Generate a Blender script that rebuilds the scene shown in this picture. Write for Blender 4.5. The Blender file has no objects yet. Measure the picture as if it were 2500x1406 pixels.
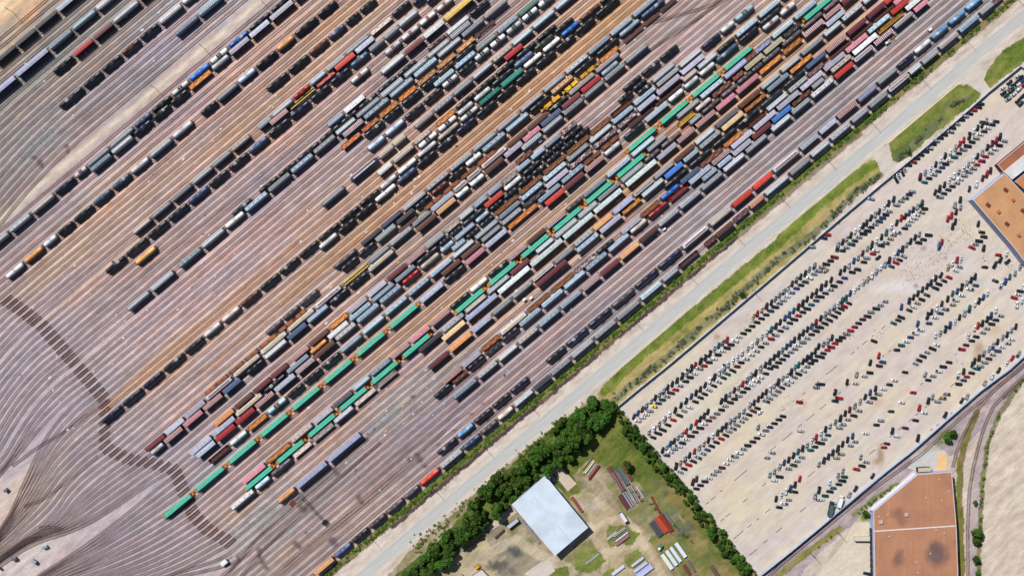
import bpy, bmesh, math, random
import numpy as np
random.seed(7); np.random.seed(7)
R = math.radians
S = 0.26                       # metres per pixel of the 2500 px wide photograph
CX, CY = 1250.0, 703.0
HC = 2900 * S                  # camera height
scene = bpy.context.scene
COL = scene.collection

# ---------------------------------------------------------------- camera, sky, sun, exposure
cam_d = bpy.data.cameras.new('camera'); cam = bpy.data.objects.new('camera', cam_d); COL.objects.link(cam)
cam.location = (0, 0, HC); cam.rotation_euler = (0, 0, 0)
cam_d.sensor_width = 36; cam_d.lens = 36 * 2900 / 2500.0
cam_d.clip_start = 10; cam_d.clip_end = 4000
scene.camera = cam
SUN_EL, SUN_AZ = R(49), math.atan2(0.73, -0.68)   # shadows fall to the lower right of the photo
world = bpy.data.worlds.new('World'); scene.world = world; world.use_nodes = True
wn = world.node_tree.nodes; wl = world.node_tree.links
sky = wn.new('ShaderNodeTexSky'); sky.sky_type = 'NISHITA'; sky.sun_disc = False
sky.sun_elevation = SUN_EL; sky.sun_rotation = math.pi / 2 - SUN_AZ
wl.new(sky.outputs[0], wn['Background'].inputs[0]); wn['Background'].inputs[1].default_value = 0.055
sun_d = bpy.data.lights.new('sun', 'SUN'); sun_d.energy = 5.0; sun_d.angle = R(0.5); sun_d.color = (1.0, 0.972, 0.935)
sun = bpy.data.objects.new('sun', sun_d); COL.objects.link(sun)
sun.rotation_euler = (0, R(90) - SUN_EL, SUN_AZ)
sun.location = (0, 0, 300)
scene.view_settings.view_transform = 'Standard'; scene.view_settings.look = 'None'
scene.view_settings.gamma = 1; scene.view_settings.exposure = 0.27

# ---------------------------------------------------------------- helpers
def lin(c, k=0.72):
    o = []
    for v in c[:3]:
        v = v / 255.0
        v = v / 12.92 if v <= 0.04045 else ((v + 0.055) / 1.055) ** 2.4
        o.append(v * k)
    return (*o, 1.0)
def W(x, y, h=0.0):            # photograph pixel -> world, for a point at height h
    k = 1 - h / HC
    return ((x - CX) * S * k, (CY - y) * S * k)
TH = R(39.9); CT, ST = math.cos(TH), math.sin(TH)
def uv(x, y): return x * CT - y * ST, x * ST + y * CT
def xy(u, v): return u * CT + v * ST, -u * ST + v * CT
def tag(o, label=None, cat=None, group=None, kind=None):
    if label: o['label'] = label
    if cat: o['category'] = cat
    if group: o['group'] = group
    if kind: o['kind'] = kind
    return o
class MB:
    def __init__(s): s.v = []; s.f = []; s.m = []; s.sm = []
    def add(s, vs, fs, m=0, smooth=False):
        b = len(s.v); s.v += [tuple(p) for p in vs]
        for f in fs: s.f.append(tuple(b + i for i in f)); s.m.append(m); s.sm.append(smooth)
        return s
    def box(s, x0, x1, y0, y1, z0, z1, m=0, bottom=True):
        vs = [(x0,y0,z0),(x1,y0,z0),(x1,y1,z0),(x0,y1,z0),(x0,y0,z1),(x1,y0,z1),(x1,y1,z1),(x0,y1,z1)]
        fs = [(4,5,6,7),(0,1,5,4),(1,2,6,5),(2,3,7,6),(3,0,4,7)]
        if bottom: fs.append((3,2,1,0))
        return s.add(vs, fs, m)
    def ext(s, prof, x0, x1, m=0, smooth=False, ins=0.0, cap=True):   # closed (y,z) profile swept along x
        n = len(prof); vs = []
        for x in (x0, x1): vs += [(x, y, z) for y, z in prof]
        fs = [(i, (i+1) % n, n + (i+1) % n, n + i) for i in range(n)]
        fs = [f[::-1] for f in fs]
        s.add(vs, fs, m, smooth)
        if cap: s.add([(x0, y, z) for y, z in prof], [tuple(range(n))], m); s.add([(x1, y, z) for y, z in prof], [tuple(range(n))[::-1]], m)
        return s
    def lathe_x(s, st, cy, cz, n=16, m=0, smooth=True):               # st: (x, r, matindex)
        vs = []
        for x, r, *_ in st: vs += [(x, cy + r*math.cos(2*math.pi*i/n), cz + r*math.sin(2*math.pi*i/n)) for i in range(n)]
        b = len(s.v); s.v += vs
        for k in range(len(st)-1):
            mi = st[k][2] if len(st[k]) > 2 else m
            for i in range(n):
                j = (i+1) % n
                s.f.append((b+k*n+i, b+k*n+j, b+(k+1)*n+j, b+(k+1)*n+i)[::-1]); s.m.append(mi); s.sm.append(smooth)
        return s
    def cyl(s, x, y, z0, z1, r, n=10, m=0, r2=None):
        r2 = r if r2 is None else r2
        a = [(x+r*math.cos(2*math.pi*i/n), y+r*math.sin(2*math.pi*i/n), z0) for i in range(n)]
        c = [(x+r2*math.cos(2*math.pi*i/n), y+r2*math.sin(2*math.pi*i/n), z1) for i in range(n)]
        return s.add(a + c, [(i, (i+1) % n, n+(i+1) % n, n+i) for i in range(n)] + [tuple(range(n, 2*n))], m)
    def mesh(s, name, mats):
        me = bpy.data.meshes.new(name); me.from_pydata(s.v, [], s.f)
        for mt in mats: me.materials.append(mt)
        me.polygons.foreach_set('material_index', s.m); me.polygons.foreach_set('use_smooth', s.sm)
        me.update(); return me
    def obj(s, name, mats, parent=None, loc=(0,0,0), rz=0):
        return link(name, s.mesh(name, mats), parent, loc, rz)
def link(name, me, parent=None, loc=(0,0,0), rz=0):
    o = bpy.data.objects.new(name, me); COL.objects.link(o)
    if parent: o.parent = parent
    o.location = loc; o.rotation_euler = (0, 0, rz); return o
def fast_mesh(name, V, F, mats, mi=None):
    V = np.asarray(V, dtype=np.float32); F = np.asarray(F, dtype=np.int32)
    me = bpy.data.meshes.new(name); n = len(F); k = F.shape[1]
    me.vertices.add(len(V)); me.vertices.foreach_set('co', V.ravel())
    me.loops.add(n*k); me.loops.foreach_set('vertex_index', F.ravel())
    me.polygons.add(n); me.polygons.foreach_set('loop_start', np.arange(n, dtype=np.int32)*k)
    for mt in mats: me.materials.append(mt)
    if mi is not None: me.polygons.foreach_set('material_index', np.asarray(mi, dtype=np.int32))
    me.update(calc_edges=True); me.validate(); return me

# ---------------------------------------------------------------- materials
def N(nt, t, **kw):
    n = nt.nodes.new(t)
    for k, v in kw.items(): setattr(n, k, v)
    return n
def newmat(name):
    m = bpy.data.materials.new(name); m.use_nodes = True
    return m, m.node_tree, m.node_tree.nodes['Principled BSDF']
def coords(nt, space='Object', scale=(1,1,1), rot=0):
    tc = N(nt, 'ShaderNodeTexCoord'); mp = N(nt, 'ShaderNodeMapping'); m2 = N(nt, 'ShaderNodeMapping')
    mp.inputs['Rotation'].default_value = (0, 0, -rot); m2.inputs['Scale'].default_value = scale      # turn first, then stretch along x
    nt.links.new(tc.outputs[space], mp.inputs[0]); nt.links.new(mp.outputs[0], m2.inputs[0]); return m2.outputs[0]
def noise(nt, vec, scale, detail=4, rough=0.6):
    n = N(nt, 'ShaderNodeTexNoise'); n.inputs['Scale'].default_value = scale
    n.inputs['Detail'].default_value = detail; n.inputs['Roughness'].default_value = rough
    nt.links.new(vec, n.inputs['Vector']); return n.outputs['Fac']
def maprange(nt, fac, a, b, c, d):
    n = N(nt, 'ShaderNodeMapRange'); nt.links.new(fac, n.inputs[0])
    for i, v in zip((1,2,3,4), (a,b,c,d)): n.inputs[i].default_value = v
    return n.outputs[0]
def mix(nt, a, b, fac, mode='MIX'):
    n = N(nt, 'ShaderNodeMix', data_type='RGBA', blend_type=mode)
    for sock, val in ((n.inputs[0], fac), (n.inputs[6], a), (n.inputs[7], b)):
        if isinstance(val, (int, float)): sock.default_value = val
        elif isinstance(val, tuple): sock.default_value = val
        else: nt.links.new(val, sock)
    return n.outputs[2]
def val_rgb(nt, f):
    c = N(nt, 'ShaderNodeCombineColor')
    for i in range(3): nt.links.new(f, c.inputs[i])
    return c.outputs[0]
def paint(name, base=None, rough=0.5, lo=0.62, hi=1.2, dirt=(104,84,74), dirtamt=0.34, metal=0.0, streak=True, spec=0.35):
    """weathered paint; base None takes the object's own colour"""
    m, nt, bs = newmat(name)
    if base is None:
        oi = N(nt, 'ShaderNodeObjectInfo'); colr = oi.outputs['Color']
    else: colr = lin(base)
    tc = N(nt, 'ShaderNodeTexCoord'); oi2 = N(nt, 'ShaderNodeObjectInfo')
    ad = N(nt, 'ShaderNodeVectorMath', operation='ADD'); sc = N(nt, 'ShaderNodeMath', operation='MULTIPLY')
    sc.inputs[1].default_value = 91.0; nt.links.new(oi2.outputs['Random'], sc.inputs[0])
    nt.links.new(tc.outputs['Object'], ad.inputs[0]); nt.links.new(sc.outputs[0], ad.inputs[1])
    mp = N(nt, 'ShaderNodeMapping'); mp.inputs['Scale'].default_value = (1.0, 0.35, 0.35) if streak else (1,1,1)
    nt.links.new(ad.outputs[0], mp.inputs[0])
    f1 = maprange(nt, noise(nt, mp.outputs[0], 0.9, 6, 0.72), 0.3, 0.72, lo, hi)
    c1 = mix(nt, colr, val_rgb(nt, f1), 1.0, 'MULTIPLY')
    f2 = maprange(nt, noise(nt, mp.outputs[0], 1.7, 6, 0.75), 0.48, 0.66, 0.0, dirtamt)
    c2 = mix(nt, c1, lin(dirt), f2)
    nt.links.new(c2, bs.inputs['Base Color'])
    bs.inputs['Roughness'].default_value = rough; bs.inputs['Metallic'].default_value = metal
    bs.inputs['Specular IOR Level'].default_value = spec
    return m
def plain(name, c, rough=0.8, scale=1.5, lo=0.8, hi=1.15):
    m, nt, bs = newmat(name)
    f = maprange(nt, noise(nt, coords(nt), scale, 5, 0.65), 0.3, 0.7, lo, hi)
    nt.links.new(mix(nt, lin(c), val_rgb(nt, f), 1.0, 'MULTIPLY'), bs.inputs['Base Color'])
    bs.inputs['Roughness'].default_value = rough; bs.inputs['Specular IOR Level'].default_value = 0.3
    return m
M_PAINT = paint('weathered_paint')
M_TANK = paint('tank_paint', rough=0.38, lo=0.7, hi=1.25, dirtamt=0.1, spec=0.4)
M_STEEL = plain('dark_underframe_steel', (58, 52, 52))
M_BLACK = paint('black_band', (34, 36, 42), rough=0.4, dirtamt=0.15)
M_RED = paint('red_band', (165, 32, 32), rough=0.45, dirtamt=0.15)
M_TIE = plain('creosoted_timber', (112, 88, 88), 0.9, 0.8, 0.6, 1.35)
M_RAIL = plain('rusty_rail', (74, 54, 54), 0.6, 0.4, 0.8, 1.2)
M_GLASS, _nt, _b = newmat('car_glass'); _b.inputs['Base Color'].default_value = (0.012, 0.016, 0.022, 1); _b.inputs['Roughness'].default_value = 0.12
M_RUBBER = plain('rubber', (28, 28, 30))
M_AUTO, _nt, _b = newmat('car_lacquer')
_oi = N(_nt, 'ShaderNodeObjectInfo'); _nt.links.new(_oi.outputs['Color'], _b.inputs['Base Color'])
_b.inputs['Roughness'].default_value = 0.28; _b.inputs['Coat Weight'].default_value = 0.4; _b.inputs['Metallic'].default_value = 0.1
# rolling stock read off the photograph: T = survey tile origin; each line: x0 y0 then kind+colour and the x of each coupling, last y
RAIL = """
T 0 0 500 300
-80 715 hk 165 hk 395 hk 640 bs 930 -120
-200 1175 bl 175 bl 550 hl 815 hl 1090 hw 1350 -110
600 840 tk 835 br 1065 bm 1290 hw 1590 bm 1800 -165
670 1235 tk 950 tk 1165 tk 1390 tn 1600 tk 1815 hw 2080 tx 2320 -150
1990 395 hl 2250 hl 2520 -40
1500 1440 tu 1715 tk 1950 tx 2160 tB 2400 725
1500 1580 tu 1725 tk 1950 tk 2160 gO 2440 800
T 500 0 500 300
-70 180 hl 200 -40
45 715 tx 262 tB 500 tk 755 tk 990 -45
60 815 tw 280 bq 510 bs 740 bq 1010 bm 1250 -200
-70 1290 tk 120 hs 365 tl 572 tk 815 to 1020 tk 1287 tk 1510 15
1370 165 he 1640 -60
695 1030 tk 945 tk 1185 tn 1405 tu 1605 tk 1770 tK 1955 -15
600 1465 hs 760 hs 1005 tr 1200 hl 1385 hs 1605 hs 1885 ge 2140 tk 2350 15
740 1425 bv 950 fy 1255 gr 1478 bR 1710 bs 1925 bs 2170 bs 2400 10
800 1500 tk 950 tU 1205 tk 1430 tU 1662 tu 1875 hs 2045 hs 2210 hs 2430 120
1670 960 tz 1880 780
2055 630 tz 2245 tz 2440 295
2015 850 hw 2285 bm 2550 380
1400 1450 hl 1590 bw 1830 1090
1560 1400 tk 1745 tk 1970 tk 2200 tk 2420 690
1490 1560 hs 1740 hs 2010 hs 2280 hs 2450 745
1800 1375 hl 2110 hl 2390 890
1800 1500 go 1985 gO 2215 gO 2420 985
2030 1390 tk 2265 tk 2450 1040
T 1000 0 500 300
0 185 hs 190 tU 330 -65
50 75 tU 190 -50
-95 445 tz 112 tz 305 tz 500 -15
-60 625 bm 160 bw 400 by 725 bk 900 -170
-110 830 tk 85 _ 205 tn 420 hw 690 tk 915 10
-80 890 hs 200 hs 465 hs 712 265
-215 1090 hl 40 hl 313 hs 592 hs 848 ht 1115 5
-140 1160 gt 82 gt 305 gt 528 gt 745 fm 975 230
-110 1230 tk 133 tk 320 tn 520 tk 750 500
275 995 hl 515 hl 757 hs 1000 hl 1240 hg 1475 -5
-60 1363 tk 155 tk 368 tx 552 tk 738 tx 915 tx 1100 tx 1280 tx 1465 tx 1640 -65
50 1460 ht 268 hs 490 hs 715 hs 945 he 1172 hl 1403 hl 1660 hl 1900 -80
300 1440 go 525 tk 750 tk 985 tk 1215 tk 1455 tk 1685 290
1070 680 br 1300 515
545 1320 tw 735 tw 935 tk 1195 tu 1425 tK 1660 tk 1885 215
565 1395 tx 790 hT 1040 hT 1300 tw 1520 tw 1730 tB 1948 tn 2183 tk 2343 -85
520 1530 tk 755 tk 988 tk 1207 tk 1437 tk 1667 tk 1890 tk 2120 tk 2400 -30
1000 1490 hs 1255 hs 1522 hs 1775 hs 2040 hl 2295 hl 2560 200
1090 1510 hl 1360 tk 1612 hO 1870 tk 2130 tk 2400 425
1490 1290 mY 1740 mY 1940 mY 2175 go 2400 535
1340 1480 bn 1578 tk 1812 ht 2120 ht 2400 605
1480 1455 bu 1735 bm 1958 br 2190 tl 2400 705
1500 1530 hs 1747 hs 1988 hs 2225 hs 2450 745
T 1500 0 500 300
-50 420 hl 208 hl 500 -30
-220 640 tk 42 tl 302 tu 585 0
-120 640 go 90 fn 330 fn 520 fn 720 -20
-223 830 ht 85 575
-40 790 tl 172 615
-118 935 hs 138 hs 395 520
-110 1220 tk 102 tk 315 tk 525 tk 735 520
-100 1300 tk 48 tk 210 tk 370 905
-60 1365 gn 215 _ 270 tk 430 hs 697 735
-30 1420 hl 218 hl 476 hs 738 hs 1000 tU 1215 tw 1378 tX 1600 60
40 1455 gx 255 bs 475 bq 752 bq 1030 625
770 935 he 943 hs 1175 tK 1383 hl 1645 hl 1905 tk 2100 -160
150 1450 fn 450 fn 770 935
610 1165 tw 790 tw 967 tw 1155 tu 1418 tk 1650 tk 1912 85
340 1390 bs 610 1165
1690 345 tz 1880 _ 1900 tz 2075 25
560 1480 hl 705 hs 975 hl 1245 hv 1515 gn 1600 gP 1795 hl 2050 hl 2315 10
500 1430 G 862 G 1232 G 1605 530
720 1440 gy 920 tW 1110 gn 1345 gn 1480 be 1700 be 1925 gk 2140 G 2500 -50
850 1420 hs 990 tD 1215 tD 1400 tD 1580 tD 1680 tD 1905 tD 2145 tD 2400 125
910 1480 bv 1160 bp 1385 bp 1650 go 1922 gO 2145 bV 2420 195
1150 1460 bd 1413 bn 1668 hs 1898 hs 2130 hs 2420 400
1230 1490 bT 1478 go 1740 hl 2000 go 2272 610
1410 1435 tk 1655 tk 1922 tk 2180 hu 2400 615
1500 1450 gn 1725 hs 1975 hs 2200 gm 2400 705
1580 1490 bq 1848 bq 2115 bq 2400 800
1795 1415 bB 2030 gn 2262 hs 2400 910
1780 1500 hs 2012 hs 2262 hs 2500 895
T 2000 0 500 300
-215 250 G 175 -60
-200 320 tD 35 tD 250 -10
15 260 bv 250 bm 430 -90
65 310 bs 295 130
-213 635 hs 15 hs 250 hs 490 hs 640 -80
-80 730 hu 85 bv 310 bm 535 bm 752 bR 860 -60
-120 850 fn 110 fn 370 fn 620 fn 880 25
25 835 bq 295 bp 552 hl 815 bR 1030 0
850 50 bp 960 -40
-150 1080 he 130 he 375 bw 668 gy 980 bw 1240 -85
-130 1145 hw 165 bR 388 hn 615 bV 845 ht 1075 bp 1245 5
-10 1540 bv 200 bv 432 hv 662 hs 893 tU 1087 tw 1283 tL 1482 tL 1678 tL 1872 -40
350 1410 hs 560 hs 780 hn 1025 hs 1160 hs 1360 ht 1590 hl 1830 hs 1995 gm 2080 -30
T 0 300 500 300
-150 1427 hs 92 hs 342 he 610 tU 838 tx 985 hs 1250 hs 1532 tu 1720 -125
1025 540 hl 1265 hs 1512 tU 1745 -60
475 1395 tw 637 tk 822 tk 1047 tu 1265 tu 1480 tw 1700 hs 1962 tw 2200 -30
1510 1260 he 1725 hs 1955 hs 2190 hs 2440 480
1470 1500 tk 1670 _ 1700 tk 1922 tk 2150 tu 2400 715
T 500 300 500 300
-150 700 hs 78 hs 305 he 520 hs 760 -60
-190 920 tu 27 tk 270 tk 502 tu 730 tk 1000 -60
310 1060 tk 540 _ 620 tk 843 tk 1060 tk 1320 tk 1545 tk 1760 -140
1310 115 hl 1590 -115
-50 1435 hs 225 tw 455 hl 722 hs 980 hl 1240 hs 1495 hs 1720 -50
1580 165 bv 1830 -45
1560 300 gK 1790 gK 2000 -60
1820 165 tk 2060 -35
1865 320 tl 2065 tl 2290 -30
1665 670 hN 1985 hy 2162 hy 2300 hy 2500 -20
1975 595 hw 2145 he 2400 245
1335 955 hs 1605 735
1100 1510 tk 1308 tk 1540 tk 1768 tk 2000 tw 2203 tw 2420 410
1300 1440 tw 1520 tk 1720 tk 1938 tw 2190 tu 2400 515
1560 1580 hk 1780 hk 2010 hu 2255 hs 2450 830
1700 1570 hk 1945 hs 2192 hk 2420 970
2190 1240 fn 2420 1050
2100 1410 hs 2400 1160
T 1000 300 500 300
-190 350 he 18 he 245 85
90 285 tx 318 tx 540 -85
-120 560 tw 88 tw 310 te 570 -20
-140 690 tu 88 tk 310 tk 530 tU 760 -60
-90 1010 hs 188 hs 455 hs 718 hs 985 hs 1260 -115
-150 1160 tk 40 tk 243 tn 435 tk 633 tw 822 hl 1093 hl 1370 -140
-80 1180 fr 150 fr 370 fr 570 fr 760 fr 990 300
-180 1370 hs 5 hs 245 bs 508 hm 662 hm 820 hm 1120 bn 1355 bn 1580 -105
-130 1410 gk 80 bn 305 bO 528 tw 685 tw 858 bn 1080 bq 1295 bp 1510 bu 1735 -150
1280 320 hs 1518 hs 1760 -80
1215 475 gn 1415 310
160 1450 hs 398 ge 568 hs 733 hl 893 hl 1062 ge 1222 hl 1388 hl 1548 hl 1728 gx 1910 -15
200 1515 tk 340 tk 465 tk 595 tk 853 bR 1075 tw 1288 tk 1505 tk 1635 tk 1750 tk 1978 tk 2120 -95
300 1510 tl 500 hl 747 tl 912 tk 1070 tk 1237 tk 1400 tk 1560 tk 1727 tk 1885 tk 2060 tk 2230 -95
480 1460 hl 640 tk 800 tk 965 gc 1243 gc 1520 gc 1790 gc 2062 gc 2320 -80
530 1520 hs 750 hs 1018 hl 1272 hl 1525 hl 1795 hs 2050 hs 2310 10
620 1530 bn 800 hs 1048 hs 1285 gk 1550 bq 1815 gx 2090 gx 2360 65
2000 470 fr 2190 fr 2400 140
848 1430 bs 1110 gO 1465 hl 1730 hl 1990 480
1545 945 bR 1768 bm 2000 bv 2225 tw 2420 220
1180 1530 bm 1340 bn 1560 bv 1790 tD 1983 hl 2250 hl 2500 420
1250 1560 G 1618 G 1988 G 2345 645
1440 1490 hs 1650 hs 1920 hs 2150 hs 2400 690
1540 1490 hw 1740 bW 2100 bW 2430 760
1860 1430 hs 2100 bO 2325 bB 2500 890
1900 1480 hl 2168 bq 2420 1050
T 1500 300 500 300
130 350 G 500 G 870 -260
2 645 G 372 hs 605 gy 830 -45
-90 630 hl 178 hl 440 hl 700 -110
-110 345 tw 102 tk 342 -5
-180 890 hs 75 hs 340 tD 530 tD 765 tw 935 -40
-190 1000 bW 127 bW 485 bq 715 bv 938 bv 1200 -175
-160 1155 hs -30 bl 213 hn 445 hs 682 bn 915 hs 1145 bd 1400 -155
-150 1225 bp 78 go 305 hs 568 bB 788 hl 970 hs 1218 bT 1460 -90
565 760 tk 850 tk 1115 tk 1383 tk 1560 -90
-120 1430 tD 70 bq 300 gc 525 tB 750 bu 978 gn 1245 go 1480 gn 1660 -65
-80 1470 hl 170 te 375 tr 615 gr 845 bs 1108 bv 1330 bq 1585 bq 1850 -130
1000 670 hl 1178 hl 1345 bq 1568 bm 1800 bB 2030 -195
80 1530 bv 280 bn 495 hs 740 hs 992 hs 1245 hs 1500 hs 1758 hs 2010 -60
760 1450 hm 1080 he 1340 bR 1572 bR 1800 hm 2108 bs 2330 bv 2540 -65
900 1510 gn 1040 gn 1150 bn 1358 gm 1540 ho 1715 hs 2000 hs 2250 hs 2500 190
T 2000 300 500 300
-10 135 bs 200 -40
-90 420 hs 130 hs 370 0
T 0 600 500 300
40 345 tw 252 tO 480 -20
1205 315 tk 1438 tk 1680 -75
1545 215 tO 1790 10
1465 750 hs 1728 hs 2000 _ 2050 hl 2325 20
1860 1440 tk 2108 tk 2340 tw 2560 850
T 500 600 500 300
-25 1060 tw 195 te 412 tn 635 tk 858 tk 1083 tk 1300 -40
1250 75 tw 1430 -75
1475 265 tD 1740 tD 2000 -175
1560 290 tk 1755 tk 1960 -45
690 1010 tD 888 tD 1082 tD 1300 505
280 1470 fr 450 fr 620 fr 830 fr 1030 fr 1155 730
330 1500 hy 640 hy 947 hy 1260 hm 1570 fy 1880 hs 2130 hs 2400 -235
470 1470 tk 678 hw 942 bu 1168 hl 1415 tk 1640 tk 1862 hy 2160 bn 2400 -165
750 1510 bm 990 bv 1192 bn 1420 go 1638 bq 1860 bq 2082 bm 2300 bv 2520 35
940 1450 hl 1195 tO 1400 hw 1643 hl 1900 hl 2165 hl 2400 210
1040 1455 bv 1258 bn 1490 hw 1732 hl 1995 hl 2262 tr 2480 250
1330 1400 tk 1548 hl 1800 hl 2055 hl 2318 hl 2580 355
1340 1580 G 1712 G 2088 G 2460 660
1880 1480 hl 2128 bv 2350 1100
1870 1610 G 2245 G 2620 980
T 1000 600 500 300
-20 190 bv 185 hl 400 -160
-170 425 hl 75 tk 338 0
-100 460 tr 122 te 352 tl 520 -60
380 150 hl 640 -70
-280 780 hl -25 hl 228 hl 490 hs 740 -60
368 350 bn 592 bn 830 -50
120 640 bs 388 tk 638 bp 878 hl 1100 -160
5 1120 bp 240 bv 467 tk 692 tw 900 tk 1130 bv 1350 -20
500 790 G 880 G 1250 G 1620 -150
-110 1305 G 262 990
-120 1400 gm 100 hk 368 hs 630 he 885 hs 1150 bm 1373 hv 1610 -50
370 1085 bT 640 bl 1005 bW 1373 bW 1750 -90
215 1410 bm 450 bo 712 bs 940 hs 1172 hs 1400 hn 1643 hs 1890 -10
1430 445 bm 1795 hw 2070 -70
590 1400 bq 820 gK 1035 hy 1345 gc 1612 gc 1885 gx 2140 tk 2340 -75
640 1440 tk 862 gk 1048 tk 1250 hl 1505 hl 1758 hl 2010 hl 2258 hl 2500 -135
780 1500 hw 1000 hw 1235 he 1468 hl 1718 hl 1968 bv 2175 bm 2420 135
1330 1530 tU 1560 tk 1785 tU 2038 tU 2310 tD 2520 525
1600 1500 hs 1848 hs 2108 hs 2370 840
T 1500 600 500 300
-40 715 tD 232 tU 502 tU 780 hm 1080 -215
-230 1060 hl 20 hs 300 hl 553 hs 745 gm 985 gm 1150 -60
50 180 bO 300 -25
T 0 900 500 300
1160 625 tU 1400 tk 1640 tU 1878 tU 2110 -145
1660 945 bm 1893 bs 2115 bq 2345 365
1725 985 tw 1883 bv 2100 bp 2325 bv 2540 290
2175 985 bs 2420 780
T 500 900 500 300
0 290 fr 115 fr 255 fr 400 -40
20 355 hm 322 hy 660 -170
-10 480 bv 218 bu 432 tk 670 -70
110 660 bo 345 bn 560 bm 768 bm 960 -50
-150 960 bs 92 bs 352 hy 668 tk 932 hl 1150 -120
-110 1000 bs 118 br 350 br 575 bv 800 bs 1040 bv 1270 -120
38 1080 gn 282 tw 488 gO 715 tX 942 tk 1130 tk 1345 -5
-130 1400 G 242 G 610 G 975 G 1342 G 1710 -120
430 1320 bp 705 go 985 he 1240 bq 1468 bd 1688 hl 1895 hl 2130 -130
425 1395 G 797 G 1160 G 1520 G 1886 G 2255 -105
570 1390 tl 755 tD 1005 ge 1225 ge 1478 hs 1708 ge 1960 ge 2200 hw 2420 -170
1045 1360 bl 1402 bl 1790 735
T 1000 900 500 300
375 165 bv 610 -30
280 335 tk 478 gn 678 tk 880 -170
490 340 hl 770 hw 1010 -95
318 980 tU 542 tL 738 tk 946 tk 1150 tU 1362 tU 1600 -105
-60 1475 tD 112 tR 345 hw 603 tu 810 tD 1000 te 1185 hs 1412 hk 1620 hs 1820 -110
T 500 1106 500 300
305 650 hw 580 410
830 570 to 1040 400
1050 1545 tk 1250 bO 1478 tu 1678 tk 1875 tD 2068 tD 2270 tD 2470 350
T 0 1106 500 300
1860 760 G 2220 G 2590 155
"""
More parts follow.
